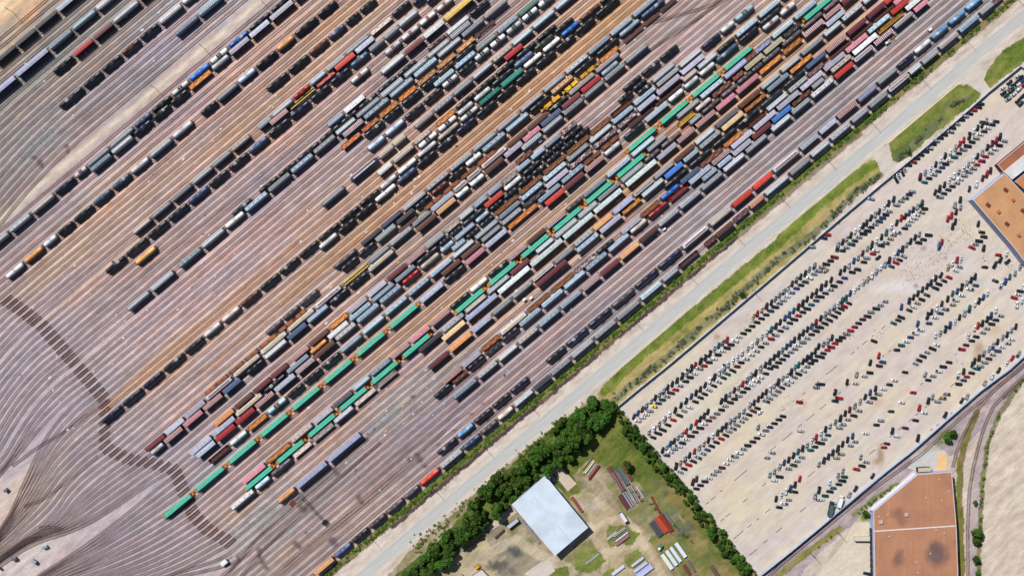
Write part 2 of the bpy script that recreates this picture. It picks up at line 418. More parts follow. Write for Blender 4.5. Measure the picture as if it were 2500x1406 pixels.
# parked cars: heading letter, then x y colour
AUTOS = """
T 2000 0 500 300
H 1855 1190 k 1820 1225 k 1775 1263 r 1727 1303 k 1675 1330 s 1635 1373 k 1870 1398 k 2025 1390 k
V 1912 1380 s
D 2268 872 w 2305 893 k 2178 945 k 2243 955 k 2100 1008 w 2178 1003 s 2270 978 w 2323 930 b 2340 975 r 2107 1065 k 2203 1038 k 2288 1020 w 2143 1095 g 2230 1080 w 2160 1133 s 2275 1153 k 2335 1095 k 2307 1187 k
T 2000 300 500 300
H 1580 15 s 1525 55 k 1500 100 s 1430 133 k 1387 173 k 1343 207 s 1308 245 k 1262 290 s 1220 327 k 1165 367 k 1118 405 k 1075 445 r 1025 483 k 593 868 s
B 975 530 s 955 575 k 912 610 s 877 645 k
V 1865 25 k 1815 58 k 1768 100 w 1717 150 k 1655 197 r 1608 243 r 1560 288 s 1500 338 w 1442 378 k 1386 428 w 1335 475 k 1275 527 w 1213 570 s 1155 617 m
H 1980 20 k 1935 60 w 1888 97 m 1845 133 w 1800 175 s 1750 218 k 1700 265 k 1650 305 s 1597 348 k 1548 390 t 1495 430 w 1448 468 k 1407 510 b 1362 553 b 1312 592 s 1257 634 k 1207 679 t 1905 5 k
V 2070 158 k 2027 203 r 1978 242 m 1925 283 k 1867 340 s 1812 383 k 1762 418 w 1710 475 s 1650 520 w 1597 560 s 1540 608 w 1490 655 w 1434 708 k 1378 752 k 1328 795 k
H 2123 208 s 2063 257 k 2015 300 w 1965 345 s 1905 385 r 1858 435 r 1805 478 r 1758 518 s 1713 560 s 1663 602 s 1617 645 w 1575 687 s 1525 726 k 1477 765 k 1427 806 k 1381 846 s
V 1960 545 k 1918 585 r 1872 635 k 1798 702 w 1720 757 k 1615 878 k 1552 938 s 1618 965 s 1568 1017 k 1512 1058 r 1473 1098 r 1557 1130 k 1527 1183 k 1822 1155 k 1403 1365 r 1370 1380 s
H 1862 1250 k 1882 1300 k 1830 1350 k 1790 1387 s
H 1065 785 s 1028 818 k 980 856 s 937 893 s 887 937 s 803 1012 s 763 1048 k 726 1085 b 683 1122 b 642 1158 s 595 1193 k 551 1232 k 506 1266 k 456 1307 s 409 1347 k 364 1385 t
V 852 872 k 793 920 k 742 955 w 686 1015 g 638 1045 s 591 1087 k 542 1143 k 502 1178 k 459 1207 w 409 1243 w 361 1285 k 314 1325 s 268 1363 k 215 1390 s
H 97 1278 r 54 1317 k
V 1175 922 g 1125 957 s 1076 995 k 1030 1030 b 985 1067 k 938 1090 r 887 1142 k 825 1193 w 768 1252 t 714 1305 k 655 1350 w 605 1385 k
H 1208 980 k 1168 1018 n 1118 1052 w 1093 1087 w 1052 1120 w 1017 1165 s 980 1205 k 890 1250 w 848 1280 s 815 1325 n 757 1370 s 705 1400 k
V 1145 1272 s 1097 1310 k 1046 1355 k 1000 1390 s
H 1253 1282 k 1192 1333 k 1135 1367 k
T 1500 600 500 300
V 2287 228 s 2228 270 s 2182 315 k 2130 352 k 2080 385 s 2032 432 m 1984 482 s 1936 522 s 1888 565 s 1840 608 s 1795 648 k 1739 687 m 1685 733 n 1634 775 r 1587 810 n 1285 1073 r 1236 1105 s 1192 1142 t 1143 1180 s 1090 1234 k 1037 1278 k 984 1317 k 925 1363 r 878 1388 k
H 2325 283 s 2284 322 s 2231 366 w 2180 409 g 2134 448 k 2083 486 b 2027 534 s 1976 577 w 1931 617 w 1887 656 s 1838 698 k 1786 741 b 1735 787 k 1682 830 k 1631 873 k 1575 918 k 1527 962 k 1475 1000 k 1427 1040 w 1379 1083 w 1332 1127 k 1288 1166 k 1237 1201 w 1185 1243 k 1137 1288 w 1082 1329 k 1027 1370 r 970 1400 s 2262 10 s
V 2310 525 k 2259 565 k 2204 610 k 2153 655 k 2102 697 m 2050 742 t 1998 785 b 1950 825 b 1896 872 k 1845 915 k 1792 955 t 1740 998 w 1684 1045 w 1630 1092 s 1572 1138 w 1523 1180 w 1462 1230 w 1406 1275 w 1355 1315 w 1300 1360 w 1247 1390 w
H 2330 580 k 2308 625 b 2253 671 t 2205 717 k 2155 757 k 2104 797 r 2057 840 k 2005 881 k 1948 927 s 1898 971 m 1842 1017 s 1793 1061 r 1730 1110 s 1676 1154 k 1624 1201 w 1570 1247 w 1507 1292 w 1450 1333 k 1404 1378 m
V 2305 875 r 2256 918 b 2208 955 k 2158 992 k 2112 1035 k 2058 1074 k 2014 1115 b 1969 1153 b 1920 1197 s 1873 1235 k 1826 1273 k 1776 1320 k 1726 1360 k 1670 1390 s
H 2305 970 k 2256 1012 k 2208 1056 s 2156 1099 s 2105 1137 w 2065 1178 s 2018 1215 s 1968 1253 k 1922 1296 k 1877 1334 k 1835 1375 k 1780 1400 k 2330 930 k
V 2298 1203 k 2250 1255 k 2202 1285 k 2157 1322 k 2107 1360 t 2065 1390 s 2335 1150 k
H 2330 1260 k 2290 1306 k 2247 1341 k 2203 1380 s
T 2000 600 500 300
V 207 18 t 550 30 s 600 10 k 497 85 m 445 135 s 397 170 b 340 220 s 292 262 k 242 302 k 137 388 k 77 432 k 23 473 k
H 312 20 s 268 55 k 175 128 r 130 170 k 80 208 k 35 245 s 10 285 s
D 77 282 n 675 135 k 2155 180 k
H 645 52 w 705 10 k 615 90 r 545 137 s 512 185 k 436 267 k 378 300 k 290 366 b 232 411 k 168 457 k 127 500 s 70 540 b 25 581 k
V 952 35 k 903 75 b 855 120 w 802 165 k 752 210 s 705 255 w 652 298 s 602 343 w 555 385 n 505 420 w 451 465 w 406 507 w 355 543 b 305 596 g 262 626 t 213 662 w 172 698 s 115 750 s 66 788 s 17 828 k 995 5 w
K 960 115 s 920 160 k 880 193 r 827 235 b 340 656 k 287 690 r 248 718 k 212 760 k 167 801 k 112 845 k 62 885 k 20 928 k
H 753 634 s 702 678 s 653 716 k 592 755 s 550 803 m 498 840 m 450 884 k 405 926 r 360 967 r 313 1004 s 265 1044 k 224 1077 k 180 1113 r 137 1155 r 95 1190 r 47 1228 k 15 1266 k
V 146 1050 b 95 1095 s 48 1122 s 7 1165 s
V 1620 158 w 1577 160 r 1524 207 w 1474 248 n 1330 370 k 1278 422 k 1235 462 k 1182 500 k 1129 545 k 1080 587 k 1030 628 k 942 698 b
E 1393 335 k 2072 160 k 2010 218 k 2280 1235 s 2210 1285 r 2147 1340 w
K 1608 240 s 1565 283 w 1483 358 r 1430 400 k 1370 437 k 1328 482 k 1232 562 k 1175 613 k 1125 655 n 1078 696 w 1030 736 k 938 815 k 905 850 k 852 884 t 628 1088 k 2015 400 k 2233 592 r 1745 18 r
V 1783 350 k 1738 390 k 1686 433 s 1630 472 k 1581 518 b 1527 547 t 1471 607 k 1404 663 k 1343 710 w 1288 757 k 1240 800 k 1128 892 b 682 1255 r 585 1335 k
H 1793 452 b 1725 493 w 1638 566 w 1562 618 w 1440 722 s 1385 770 b 1327 817 w 1258 885 b 1162 960 w 1101 1000 w 1047 1045 b 1003 1093 w 942 1135 t 889 1189 k 722 1325 b 688 1370 m 1530 672 n
V 1925 543 w 1880 587 b 1828 630 k 1782 670 w 1719 718 t 1663 770 s 1607 817 k 1551 868 w 1496 905 b 1444 953 k 1387 1000 s 1330 1027 w
K 1346 1133 w 1297 1175 k 1237 1217 s 1185 1260 k 1143 1308 k 1103 1347 s
V 2023 742 w 1967 797 b 1922 840 k 1868 885 k 1818 912 r 1779 948 w 1702 1020 w
H 2082 800 s 2022 847 k 1975 892 k 1917 944 s 1872 991 s 1797 1038 k 1747 1084 k 1681 1133 m 1633 1181 r 1485 1330 k 1420 1380 k 2050 103 r 1895 243 k 2300 518 k 2282 555 w
V 2251 922 k 2202 963 s 2152 1015 k 2100 1050 s 2043 1098 k 1990 1142 s 1944 1183 s 1883 1227 s 1830 1280 k 1778 1320 k 1752 1357 k 2145 95 w 2300 245 s 2243 313 s 2182 355 t 2130 408 b 2080 450 w 2264 675 w 2320 633 w 1882 25 k 1375 10 b 2335 475 w
H 2208 1070 w 2160 1115 s 2100 1155 w 2046 1200 b 1988 1243 s 1940 1289 m 1897 1329 s 1846 1374 s 1800 1400 t
T 1500 900 500 300
V 878 12 k 825 40 s 772 85 k 714 133 k 660 172 k 609 210 k 562 253 s 513 293 s 466 330 k 419 370 s 361 423 s 317 463 m 268 505 b 222 545 m
H 968 10 s 917 52 w 865 95 k 813 142 k 748 193 s 697 237 r 645 273 m 597 314 s 548 351 g 503 393 b 455 432 y 405 480 s 364 520 w 317 552 w 268 594 w
V 1250 15 s 1197 42 w 1142 92 m 1089 132 w 1036 185 k 982 232 k 932 275 k 878 315 b 818 368 k 760 418 k 694 473 k 630 525 w 571 578 s 510 628 s 452 680 w 395 725 s
K 1350 18 k 1290 57 t 1247 102 g 1192 150 s 1137 193 k 1083 242 w 1033 287 k 983 328 k 926 375 k 857 436 w 797 481 s 740 530 k 673 584 r 611 640 k 551 695 k 499 736 k 443 784 k
V 1673 10 n 1614 45 k 1562 82 s 1516 123 s 1465 170 r 1417 212 s 1371 245 m 1316 288 s 1270 328 k 1223 370 k 1068 490 k 1023 536 k 979 572 k 934 615 r 874 663 t 820 710 r 773 745 s 725 783 s 683 825 k 639 857 b 596 897 s 550 930 k
H 1785 10 k 1730 53 k 1673 98 w 1622 138 w 1574 181 w 1518 222 k 1472 264 k 1420 306 s 1373 344 k 1326 383 k 1268 424 s 1225 468 k 1173 511 s 1124 552 n 1079 590 m 1030 629 w 980 674 k 924 721 k 872 766 k 824 804 w 773 845 k 733 882 w 685 914 s 643 950 w 597 987 b
V 2068 5 k 2022 35 k 1975 68 w 1924 110 s 1873 150 m 1827 190 w 1780 222 w 1735 263 k 1690 302 k 1645 345 k 1597 385 k 1544 420 s 1480 482 s 1423 535 s 1373 573 s 1322 606 s 1274 648 k 1229 688 k 1178 728 g 1124 770 w 1074 815 k 1022 855 n 968 900 s 915 943 r 858 988 k 806 1030 s 753 1077 n 703 1113 k
K 2155 18 w 2108 57 k 2060 95 s 2011 137 w 1966 173 s 1917 215 k 1872 255 s 1827 293 s 1776 333 s 1731 366 s 1637 450 k 1586 480 m 1541 525 k 1494 564 s 1452 600 s 1402 641 s 1352 677 s 1310 712 s 1273 757 k 1222 798 r 1166 839 k 1112 882 k 1063 925 b 1010 966 s 952 1010 s 899 1054 k 849 1096 r 797 1142 k 755 1180 s
D 1667 498 w
H 1928 541 k 1880 580 k 1830 623 k 1780 665 b 1731 704 s 1681 747 w 1631 790 k 1583 832 k 1524 874 k 1477 916 s 1427 960 w 1377 1000 s 1329 1041 w 1279 1084 w 1230 1128 m 1181 1165 s 1134 1206 s 1083 1248 w 1034 1285 k 984 1330 k 937 1370 k
V 1643 665 s 938 1257 m 896 1292 m
H 2119 379 r 2310 210 s 2340 175 k 2130 708 w 1805 960 s 1743 1015 s
V 2308 780 r 2258 815 w 2204 873 s 2152 908 k 2101 947 t 2046 990 k 1993 1040 k 1941 1070 b 1886 1122 s 1830 1173 s 1777 1210 s 2340 1090 s
H 2330 840 k 2293 890 k 2245 927 t 2143 1010 s 2091 1055 s 2047 1098 g 1992 1140 s 1889 1232 k 1827 1272 w
V 2120 1258 r 2065 1322 k 2012 1368 b
T 1500 1106 500 300
V 1961 437 w 1908 480 w 1850 522 k 2340 420 k 2295 485 s
H 2063 440 k 1995 532 s 1940 575 w 1885 617 k 2335 532 s
T 2000 900 500 300
V 427 62 s 320 150 k 180 268 k 645 227 k 584 270 b 526 322 k 467 375 w 407 423 s 349 468 m 298 510 k 242 565 k 185 612 s 124 652 w 73 690 k 22 737 w 383 767 b 325 812 k 268 860 k 213 912 k 155 957 k 104 1002 k 53 1045 k 5 1090 k 475 1007 s 272 1165 s 215 1222 s 120 1302 w 10 1380 k 1653 30 k 1590 75 w 1297 320 s 1248 365 k 1145 445 r 837 708 k 1130 790 k
H 580 42 k 520 83 w 417 167 w 30 175 k 228 333 r 180 365 k 862 132 w 804 180 k 741 232 w 675 287 s 619 332 k 568 375 s 453 478 s 393 533 k 330 580 s 268 632 s 233 672 s 101 757 b 55 803 s 20 848 k 408 832 s 360 878 s 250 972 s 198 1015 n 540 1066 s 487 1107 k 423 1145 r 288 1232 g 261 1277 k 225 1320 k 162 1362 t 120 1400 k 983 38 k 1369 28 w 1303 82 s 1248 128 k 1745 47 k 1797 10 k 1690 90 r 1653 130 b 1598 173 k 1455 287 s 1407 332 n 1357 372 s 1074 270 r 945 385 w 822 485 g 1204 502 w 1103 588 k 708 590 s 656 640 k 536 738 w 986 676 m 890 767 w 773 854 m 742 897 r
E 1213 65 s 1978 85 w 1895 158 n 2055 18 k 1693 315 s 612 1225 k 415 1370 k 1443 525 k 1632 365 k
T 2000 1106 1166 0
E 74 380 k 137 328 w 201 275 s 105 345 s
H 14 308 w 40 282 g 70 257 k 318 800 k
"""
# ---------------------------------------------------------------- the ground
class VN:                      # smooth value noise on pixel coordinates
    def __init__(s, seed): s.g = np.random.RandomState(seed).rand(256, 256)
    def __call__(s, x, y, sc):
        x = x / sc; y = y / sc; xi = np.floor(x).astype(int); yi = np.floor(y).astype(int)
        fx = x - xi; fy = y - yi; fx = fx*fx*(3-2*fx); fy = fy*fy*(3-2*fy); g = s.g
        a = g[xi % 256, yi % 256]; b = g[(xi+1) % 256, yi % 256]; c = g[xi % 256, (yi+1) % 256]; d = g[(xi+1) % 256, (yi+1) % 256]
        return (a*(1-fx)+b*fx)*(1-fy) + (c*(1-fx)+d*fx)*fy
    def fbm(s, x, y, sc, o=4):
        t = 0; w = 0; a = 1.0
        for i in range(o): t = t + a*s(x+37*i, y+91*i, sc/2**i); w += a; a *= 0.6
        return t / w
vn = VN(3); vn2 = VN(11); vn3 = VN(23)
def inpoly(px, py, poly):
    r = np.zeros(px.shape, bool); n = len(poly)
    for i in range(n):
        x1, y1 = poly[i]; x2, y2 = poly[(i+1) % n]
        if y1 == y2: continue
        c = ((y1 > py) != (y2 > py)) & (px < (x2-x1)*(py-y1)/(y2-y1) + x1)
        r ^= c
    return r
def pldist(px, py, pl):        # distance to polyline
    d = np.full(px.shape, 1e9)
    for (x1, y1), (x2, y2) in zip(pl[:-1], pl[1:]):
        L2 = (x2-x1)**2 + (y2-y1)**2
        t = np.clip(((px-x1)*(x2-x1)+(py-y1)*(y2-y1))/L2, 0, 1)
        d = np.minimum(d, np.hypot(px-(x1+t*(x2-x1)), py-(y1+t*(y2-y1))))
    return d
BASEPTS = """5 20 214 186 152|70 40 200 165 135|20 75 166 158 148|100 40 152 150 148|200 150 156 151 150|40 250 148 147 147|100 350 150 150 156|20 450 156 152 156|200 270 162 152 155|400 120 176 166 180|350 190 160 152 156|560 20 170 162 166|300 330 178 160 164|120 500 168 152 158|60 620 175 158 162|450 270 180 158 160|400 420 190 166 160|300 520 198 174 166|150 640 200 178 162|260 480 205 180 165|600 200 192 166 160|700 110 196 164 148|600 330 196 165 150|820 40 198 165 142|900 90 190 165 155|760 250 186 162 160|560 420 188 164 162|480 560 184 162 160|600 520 176 158 162|700 430 180 160 164|500 700 188 168 172|250 700 186 166 166|380 780 192 172 178|600 620 196 172 172|800 500 198 168 156|120 720 184 164 166|20 820 184 172 182|30 1050 178 168 180|150 1000 176 168 178|250 1000 180 170 178|120 1080 178 166 176|250 1180 178 166 176|300 1130 176 164 172|180 1230 180 168 176|260 1330 178 168 176|420 1250 178 166 172|380 1390 178 168 176|650 800 198 172 162|400 880 200 170 152|480 950 186 164 162|850 350 184 164 164|1000 100 176 160 162|1100 40 180 160 158|1200 60 170 156 158|1000 400 196 158 138|1200 330 196 156 132|1400 160 202 162 132|1500 60 206 168 130|1300 250 198 158 128|1600 60 184 168 168|1750 60 190 172 174|1650 130 192 172 172|1850 60 188 164 148|1560 210 186 166 162|1420 330 178 158 156|1250 450 176 156 152|900 650 184 160 150|700 900 184 160 158|1000 780 186 160 148|1200 800 182 160 152|1100 700 180 158 152|1500 500 190 158 134|1650 350 186 156 136|1850 250 186 158 140|2000 100 186 160 146|800 1050 184 160 158|600 1180 180 160 160|1000 900 180 162 166|1400 700 174 158 162|1250 850 172 158 164|1700 480 170 160 164|2000 260 168 160 166|2250 80 166 160 166|1100 1000 164 150 158|900 1150 166 152 156|1300 900 164 152 158|760 1280 168 154 158|850 1240 176 158 152|700 1350 178 160 150|100 850 178 168 178|60 950 176 166 178|200 960 172 164 174|200 1100 172 160 168|350 1180 174 162 168|300 1260 176 164 172|400 1330 172 162 172|200 1330 176 164 172|120 1150 196 180 164|50 1190 204 186 162|55 1250 218 182 150|30 1330 206 190 168|100 1345 206 194 176|60 1390 212 200 182|20 1290 190 176 166|120 1390 186 172 172|560 1400 190 172 164|480 1380 176 164 168|600 1310 176 172 172|580 1240 190 168 154|640 1260 170 168 172|1005 960 164 166 170|1400 900 168 156 160|1900 330 168 160 166|2150 160 170 162 168|1550 760 168 158 162"""
BANDS = [  # v, half width, u0, u1, colour, strength
 (410, 8, -420, 760, (214, 200, 178), .95), (420, 5, -420, 500, (196, 182, 168), .4), (541, 7, 250, 660, (138, 134, 146), .8), (531, 5, 100, 660, (188, 142, 150), .55),
 (515, 6, -100, 500, (200, 150, 140), .25), (596, 12, -450, 60, (206, 178, 146), .45), (572, 5, -450, 300, (206, 164, 132), .4), (615, 7, 100, 700, (208, 176, 132), .45),
 (640, 5, -300, 400, (206, 168, 142), .35), (668, 6, -420, -100, (212, 178, 150), .5), (690, 5, 200, 820, (212, 168, 134), .45), (722, 6, 300, 900, (210, 178, 142), .5),
 (742, 5, -200, 500, (152, 138, 144), .45), (805, 6, 100, 500, (160, 144, 152), .4), (870, 5, 0, 560, (168, 146, 146), .4), (928, 12, -455, 120, (206, 162, 132), .8), (920, 10, 120, 700, (200, 160, 130), .65),
 (960, 8, -300, 300, (204, 176, 140), .4), (985, 9, 100, 1400, (202, 164, 126), .6), (1003, 12, 50, 1500, (202, 160, 122), .75), (1016, 5, -200, 1300, (190, 140, 104), .6), (1048, 5, 200, 700, (206, 168, 132), .4),
 (1112, 9, 300, 1100, (202, 168, 146), .4), (1120, 5, 250, 700, (140, 124, 124), .6), (1272, 8, 100, 1300, (206, 164, 122), .6), (1252, 7, 100, 1300, (200, 158, 128), .5), (1240, 4, -300, 600, (196, 166, 140), .4),
 (1290, 3, -300, 600, (206, 172, 140), .4), (1342, 6, -100, 1500, (206, 164, 126), .6), (1382, 5, 100, 900, (206, 168, 132), .4), (1397, 6, 1000, 1700, (190, 180, 176), .55), (1500, 4, 600, 800, (214, 170, 158), .5), (1478, 7, 600, 1900, (182, 176, 178), .35),
 (1516, 3, 500, 1800, (130, 122, 130), .35), (1446, 7, -350, -50, (150, 160, 164), .6), (1407, 12, -430, -270, (184, 182, 182), .5), (1540, 3, -300, 300, (206, 172, 148), .3),
 (1486, 9, -120, 330, (112, 104, 112), .45), (1578, 4.5, -400, 2000, (208, 168, 144), .85), (1572, 3, -300, 1300, (120, 118, 128), .4)]
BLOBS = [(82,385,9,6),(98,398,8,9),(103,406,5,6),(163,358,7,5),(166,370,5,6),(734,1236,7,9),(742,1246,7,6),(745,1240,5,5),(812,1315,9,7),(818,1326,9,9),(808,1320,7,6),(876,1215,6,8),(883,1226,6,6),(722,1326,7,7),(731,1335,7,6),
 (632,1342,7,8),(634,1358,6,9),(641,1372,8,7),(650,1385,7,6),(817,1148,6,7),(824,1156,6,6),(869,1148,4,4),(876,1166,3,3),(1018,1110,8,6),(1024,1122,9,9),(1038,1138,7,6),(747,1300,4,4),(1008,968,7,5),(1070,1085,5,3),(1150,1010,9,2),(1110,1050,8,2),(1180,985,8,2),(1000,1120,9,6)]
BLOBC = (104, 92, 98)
def rgb3(a): return np.array(a, float)
GRASS1, GRASS2 = rgb3((88, 124, 34)), rgb3((122, 142, 52))
def strip(pl, w): return ('s', pl, w)
# grassy and bare areas south-east of the yard: (shape, colour a, colour b, strength)
def vline(v, u0, u1): return [xy(u, v + SLG*(u-700)) for u in np.linspace(u0, u1, 30)]
SLG = -0.0018
AREAS = [
 (('p', [(700,1500),(2600,-120),(2600,1600),(700,1600)]), (206,192,182), (192,176,164), 1),
 (strip(vline(1588,-600,1960), 9.5), (110,104,64), (142,122,90), .95),
 (strip(vline(1586,-100,1500), 6), (74,100,34), (104,122,46), .9),
 (strip(vline(1600,-90,1010), 4.5), (66,54,54), (88,72,64), .95),
 (strip(vline(1601,1010,1400), 4), (110,98,78), (126,112,84), .7),
 (strip(vline(1586,-400,-300), 6), (92,110,48), (120,120,66), .8),
 (strip([(2060,440),(2190,330),(2300,240)], 5), (196,180,150), (170,160,110), .7),
 (strip([(2222,195),(2290,140)],6), (84,108,44),(110,126,56), .8),
 # verge between the road and the car lot
 (('p', [(1455,962),(1508,905),(1600,832),(1760,706),(1900,588),(2000,500),(2080,425),(2128,395),(2148,410),(2150,425),(2120,450),(2060,505),(1975,598),(1800,745),(1640,880),(1560,945),(1508,990),(1470,975)]), (152,142,78), (176,158,104), .95),
 (strip([(1475,955),(1564,868),(1700,758),(1884,608),(2000,500),(2064,448),(2130,402)], 12), (86,112,30), (120,134,52), .95),
 (strip([(1500,975),(1625,872),(1760,760),(1880,650),(2000,560),(2090,470),(2150,428)], 8), (104,110,88), (128,128,106), .9),
 (('p', [(2170,352),(2195,328),(2260,268),(2330,210),(2362,206),(2396,232),(2380,250),(2320,297),(2260,345),(2215,385),(2192,398),(2178,392)]), (88,112,36), (128,130,66), .98),
 (strip([(2192,388),(2240,345),(2300,290)], 9), (100,108,82), (126,128,100), .9),
 (strip([(2310,262),(2366,240)], 7), (84,104,64), (110,122,84), .9),
 (('p', [(2401,190),(2420,160),(2450,122),(2500,90),(2560,60),(2560,110),(2500,150),(2462,180),(2418,216),(2404,205)]), (88,112,36), (126,130,64), .98),
 # overgrown storage yard
 (('p', [(860,1500),(1000,1345),(1130,1230),(1290,1090),(1450,965),(1508,990),(1690,1200),(1900,1460),(1900,1550),(840,1550)]), (168,152,128), (120,118,72), .92),
 (('p', [(930,1430),(1060,1330),(1200,1180),(1330,1060),(1450,975),(1500,990),(1440,1070),(1350,1150),(1250,1250),(1130,1330),(1030,1420)]), (60,84,28), (96,110,44), .95),
 (('p', [(1340,1170),(1400,1085),(1470,1010),(1508,995),(1560,1060),(1640,1150),(1620,1240),(1560,1180),(1500,1150),(1440,1120),(1400,1160),(1420,1210),(1390,1215)]), (72,94,28), (112,116,54), .95),
 (('p', [(1555,1085),(1600,1120),(1690,1220),(1790,1330),(1850,1406),(1800,1420),(1700,1300),(1640,1240),(1600,1160)]), (84,100,38), (126,112,66), .9),
 (('p', [(1620,1290),(1700,1290),(1790,1380),(1820,1430),(1680,1430),(1640,1370),(1580,1330),(1590,1300)]), (96,108,48), (142,124,82), .85),
 (('p', [(1040,1430),(1060,1400),(1130,1345),(1190,1310),(1250,1325),(1300,1340),(1330,1370),(1340,1430)]), (186,172,140), (170,156,128), .95),
 (('p', [(1390,1210),(1440,1200),(1500,1240),(1560,1290),(1600,1340),(1640,1400),(1640,1440),(1500,1440),(1480,1330),(1420,1300),(1440,1260)]), (186,168,136), (168,150,120), .9),
 (('p', [(1480,1150),(1540,1160),(1600,1240),(1640,1300),(1590,1310),(1540,1270),(1480,1200)]), (150,136,112), (120,122,72), .7),
 (('p', [(1170,1270),(1210,1285),(1250,1320),(1290,1350),(1330,1372),(1340,1406),(1250,1406),(1190,1320)]), (150,140,120), (130,122,106), .8),
 (strip([(1400,1265),(1440,1300),(1475,1345),(1480,1410)], 9), (196,178,150), (184,164,138), .85),
 (strip([(1440,1300),(1480,1270),(1520,1262),(1548,1285),(1568,1320),(1600,1370),(1625,1420)], 8), (200,182,156), (186,166,140), .9),
 (strip([(1480,1345),(1520,1338),(1560,1322)], 8), (200,182,156), (186,166,140), .9),
 (strip([(1515,1255),(1490,1210),(1470,1180),(1455,1150)], 6), (176,160,136), (160,142,116), .8),
 (strip([(1150,1400),(1200,1345),(1260,1318),(1310,1350),(1400,1395)], 13), (192,178,154), (176,162,138), .8),
 (strip([(1345,1370),(1400,1330),(1442,1285)], 10), (200,186,166), (188,170,146), .8),
 (('e', 1415, 1235, 26, 16), (150,142,136), (186,176,164), .8), (('e', 1455, 1235, 18, 14), (190,180,172), (160,150,144), .8), (('e', 1572, 1205, 16, 10), (92,92,90), (104,106,74), .8), (('e', 1625, 1190, 14, 20), (90,92,86), (100,104,66), .8), (('e', 1650, 1240, 10, 12), (90,92,86), (100,104,66), .8),
 (('e', 1255, 1345, 22, 14), (82,80,86), (96,92,92), .9), (('e', 1215, 1378, 30, 14), (96,92,92), (70,68,74), .8), (('e', 1240, 1395, 26, 12), (84,82,88), (110,104,100), .7),
 (('p', [(1495,1302),(1545,1296),(1565,1300),(1545,1330),(1490,1322),(1482,1312)]), (98,116,42), (120,130,58), .9),
 (('p', [(1400,1330),(1460,1340),(1480,1370),(1440,1400),(1405,1390)]), (94,118,36), (140,140,84), .9), (('p', [(1350,1386),(1386,1380),(1392,1406),(1340,1410)]), (88,114,32), (110,124,46), .9),
 (('p', [(1484,1282),(1532,1280),(1548,1305),(1530,1322),(1490,1338),(1480,1320)]), (100,112,48), (120,126,62), .8), (('p', [(1522,1355),(1560,1340),(1590,1380),(1560,1400),(1524,1375)]), (92,112,40), (120,126,62), .85),
 (('p', [(1480,1390),(1500,1384),(1500,1410),(1465,1410)]), (92,112,40), (120,126,62), .85),
 (('p', [(1580,1160),(1600,1160),(1650,1250),(1690,1310),(1670,1316),(1630,1280),(1600,1220)]), (88,90,82), (104,112,64), .75), (('p', [(1640,1300),(1680,1270),(1700,1290),(1650,1310)]), (84,84,86), (96,98,84), .75),
 # east side: freight line bed, wye tracks, field
 (('p', [(1790,1500),(1852,1408),(2000,1288),(2140,1172),(2240,1092),(2400,955),(2560,820),(2560,900),(2440,1010),(2330,1110),(2250,1130),(2100,1260),(1990,1360),(1880,1500)]), (172,156,158), (150,138,142), .95),
 (strip([(1900,1406),(1960,1355),(2050,1290)], 8), (116,118,54), (150,136,84), .9),
 (strip([(2470,930),(2420,1000),(2400,1080),(2380,1200),(2376,1406),(2376,1500)], 12), (184,168,164), (166,150,148), .95),
 (strip([(2470,900),(2400,985),(2350,1070),(2325,1150)], 7), (190,166,158), (172,154,150), .9),
 (strip([(2385,1005),(2362,1060),(2345,1130),(2342,1200),(2346,1300),(2350,1500)], 8), (134,110,72), (110,108,50), .95), (strip([(2338,1120),(2340,1260),(2346,1406)], 4), (104,116,36), (120,122,50), .8),
 (('p', [(2500,920),(2560,880),(2700,880),(2700,1600),(2392,1600),(2396,1250),(2404,1100),(2440,1000)]), (206,192,174), (196,180,166), .97),
 (strip([(2500,925),(2440,1010),(2412,1080),(2398,1180),(2392,1300),(2390,1406)], 6), (124,110,94), (100,108,60), .85),
 (('e', 2315, 1065, 22, 14), (80,112,28), (104,124,44), .9), (('e', 2300, 1080, 16, 8), (84,112,34), (104,124,44), .9),
 (('p', [(1870,1500),(1990,1395),(2090,1270),(2110,1240),(2136,1235),(2140,1500)]), (204,192,168), (188,178,160), .95), (('e', 2110, 1262, 14, 12), (80,104,40), (104,124,44), .9), (strip([(2085,1256),(2130,1218),(2190,1180)], 4), (96,112,50), (120,126,62), .8),
 (('p', [(2215,1106),(2275,1080),(2316,1110),(2312,1160),(2240,1150)]), (196,190,180), (184,176,160), .9),
]
LOT = [(1508,991),(1625,895),(1976,598),(2150,450),(2329,300),(2489,164),(2560,120),(2700,60),(2700,760),(2500,868),(2461,901),(2390,954),(2226,1097),(2098,1201),(2000,1284),(1852,1405),(1683,1200)]
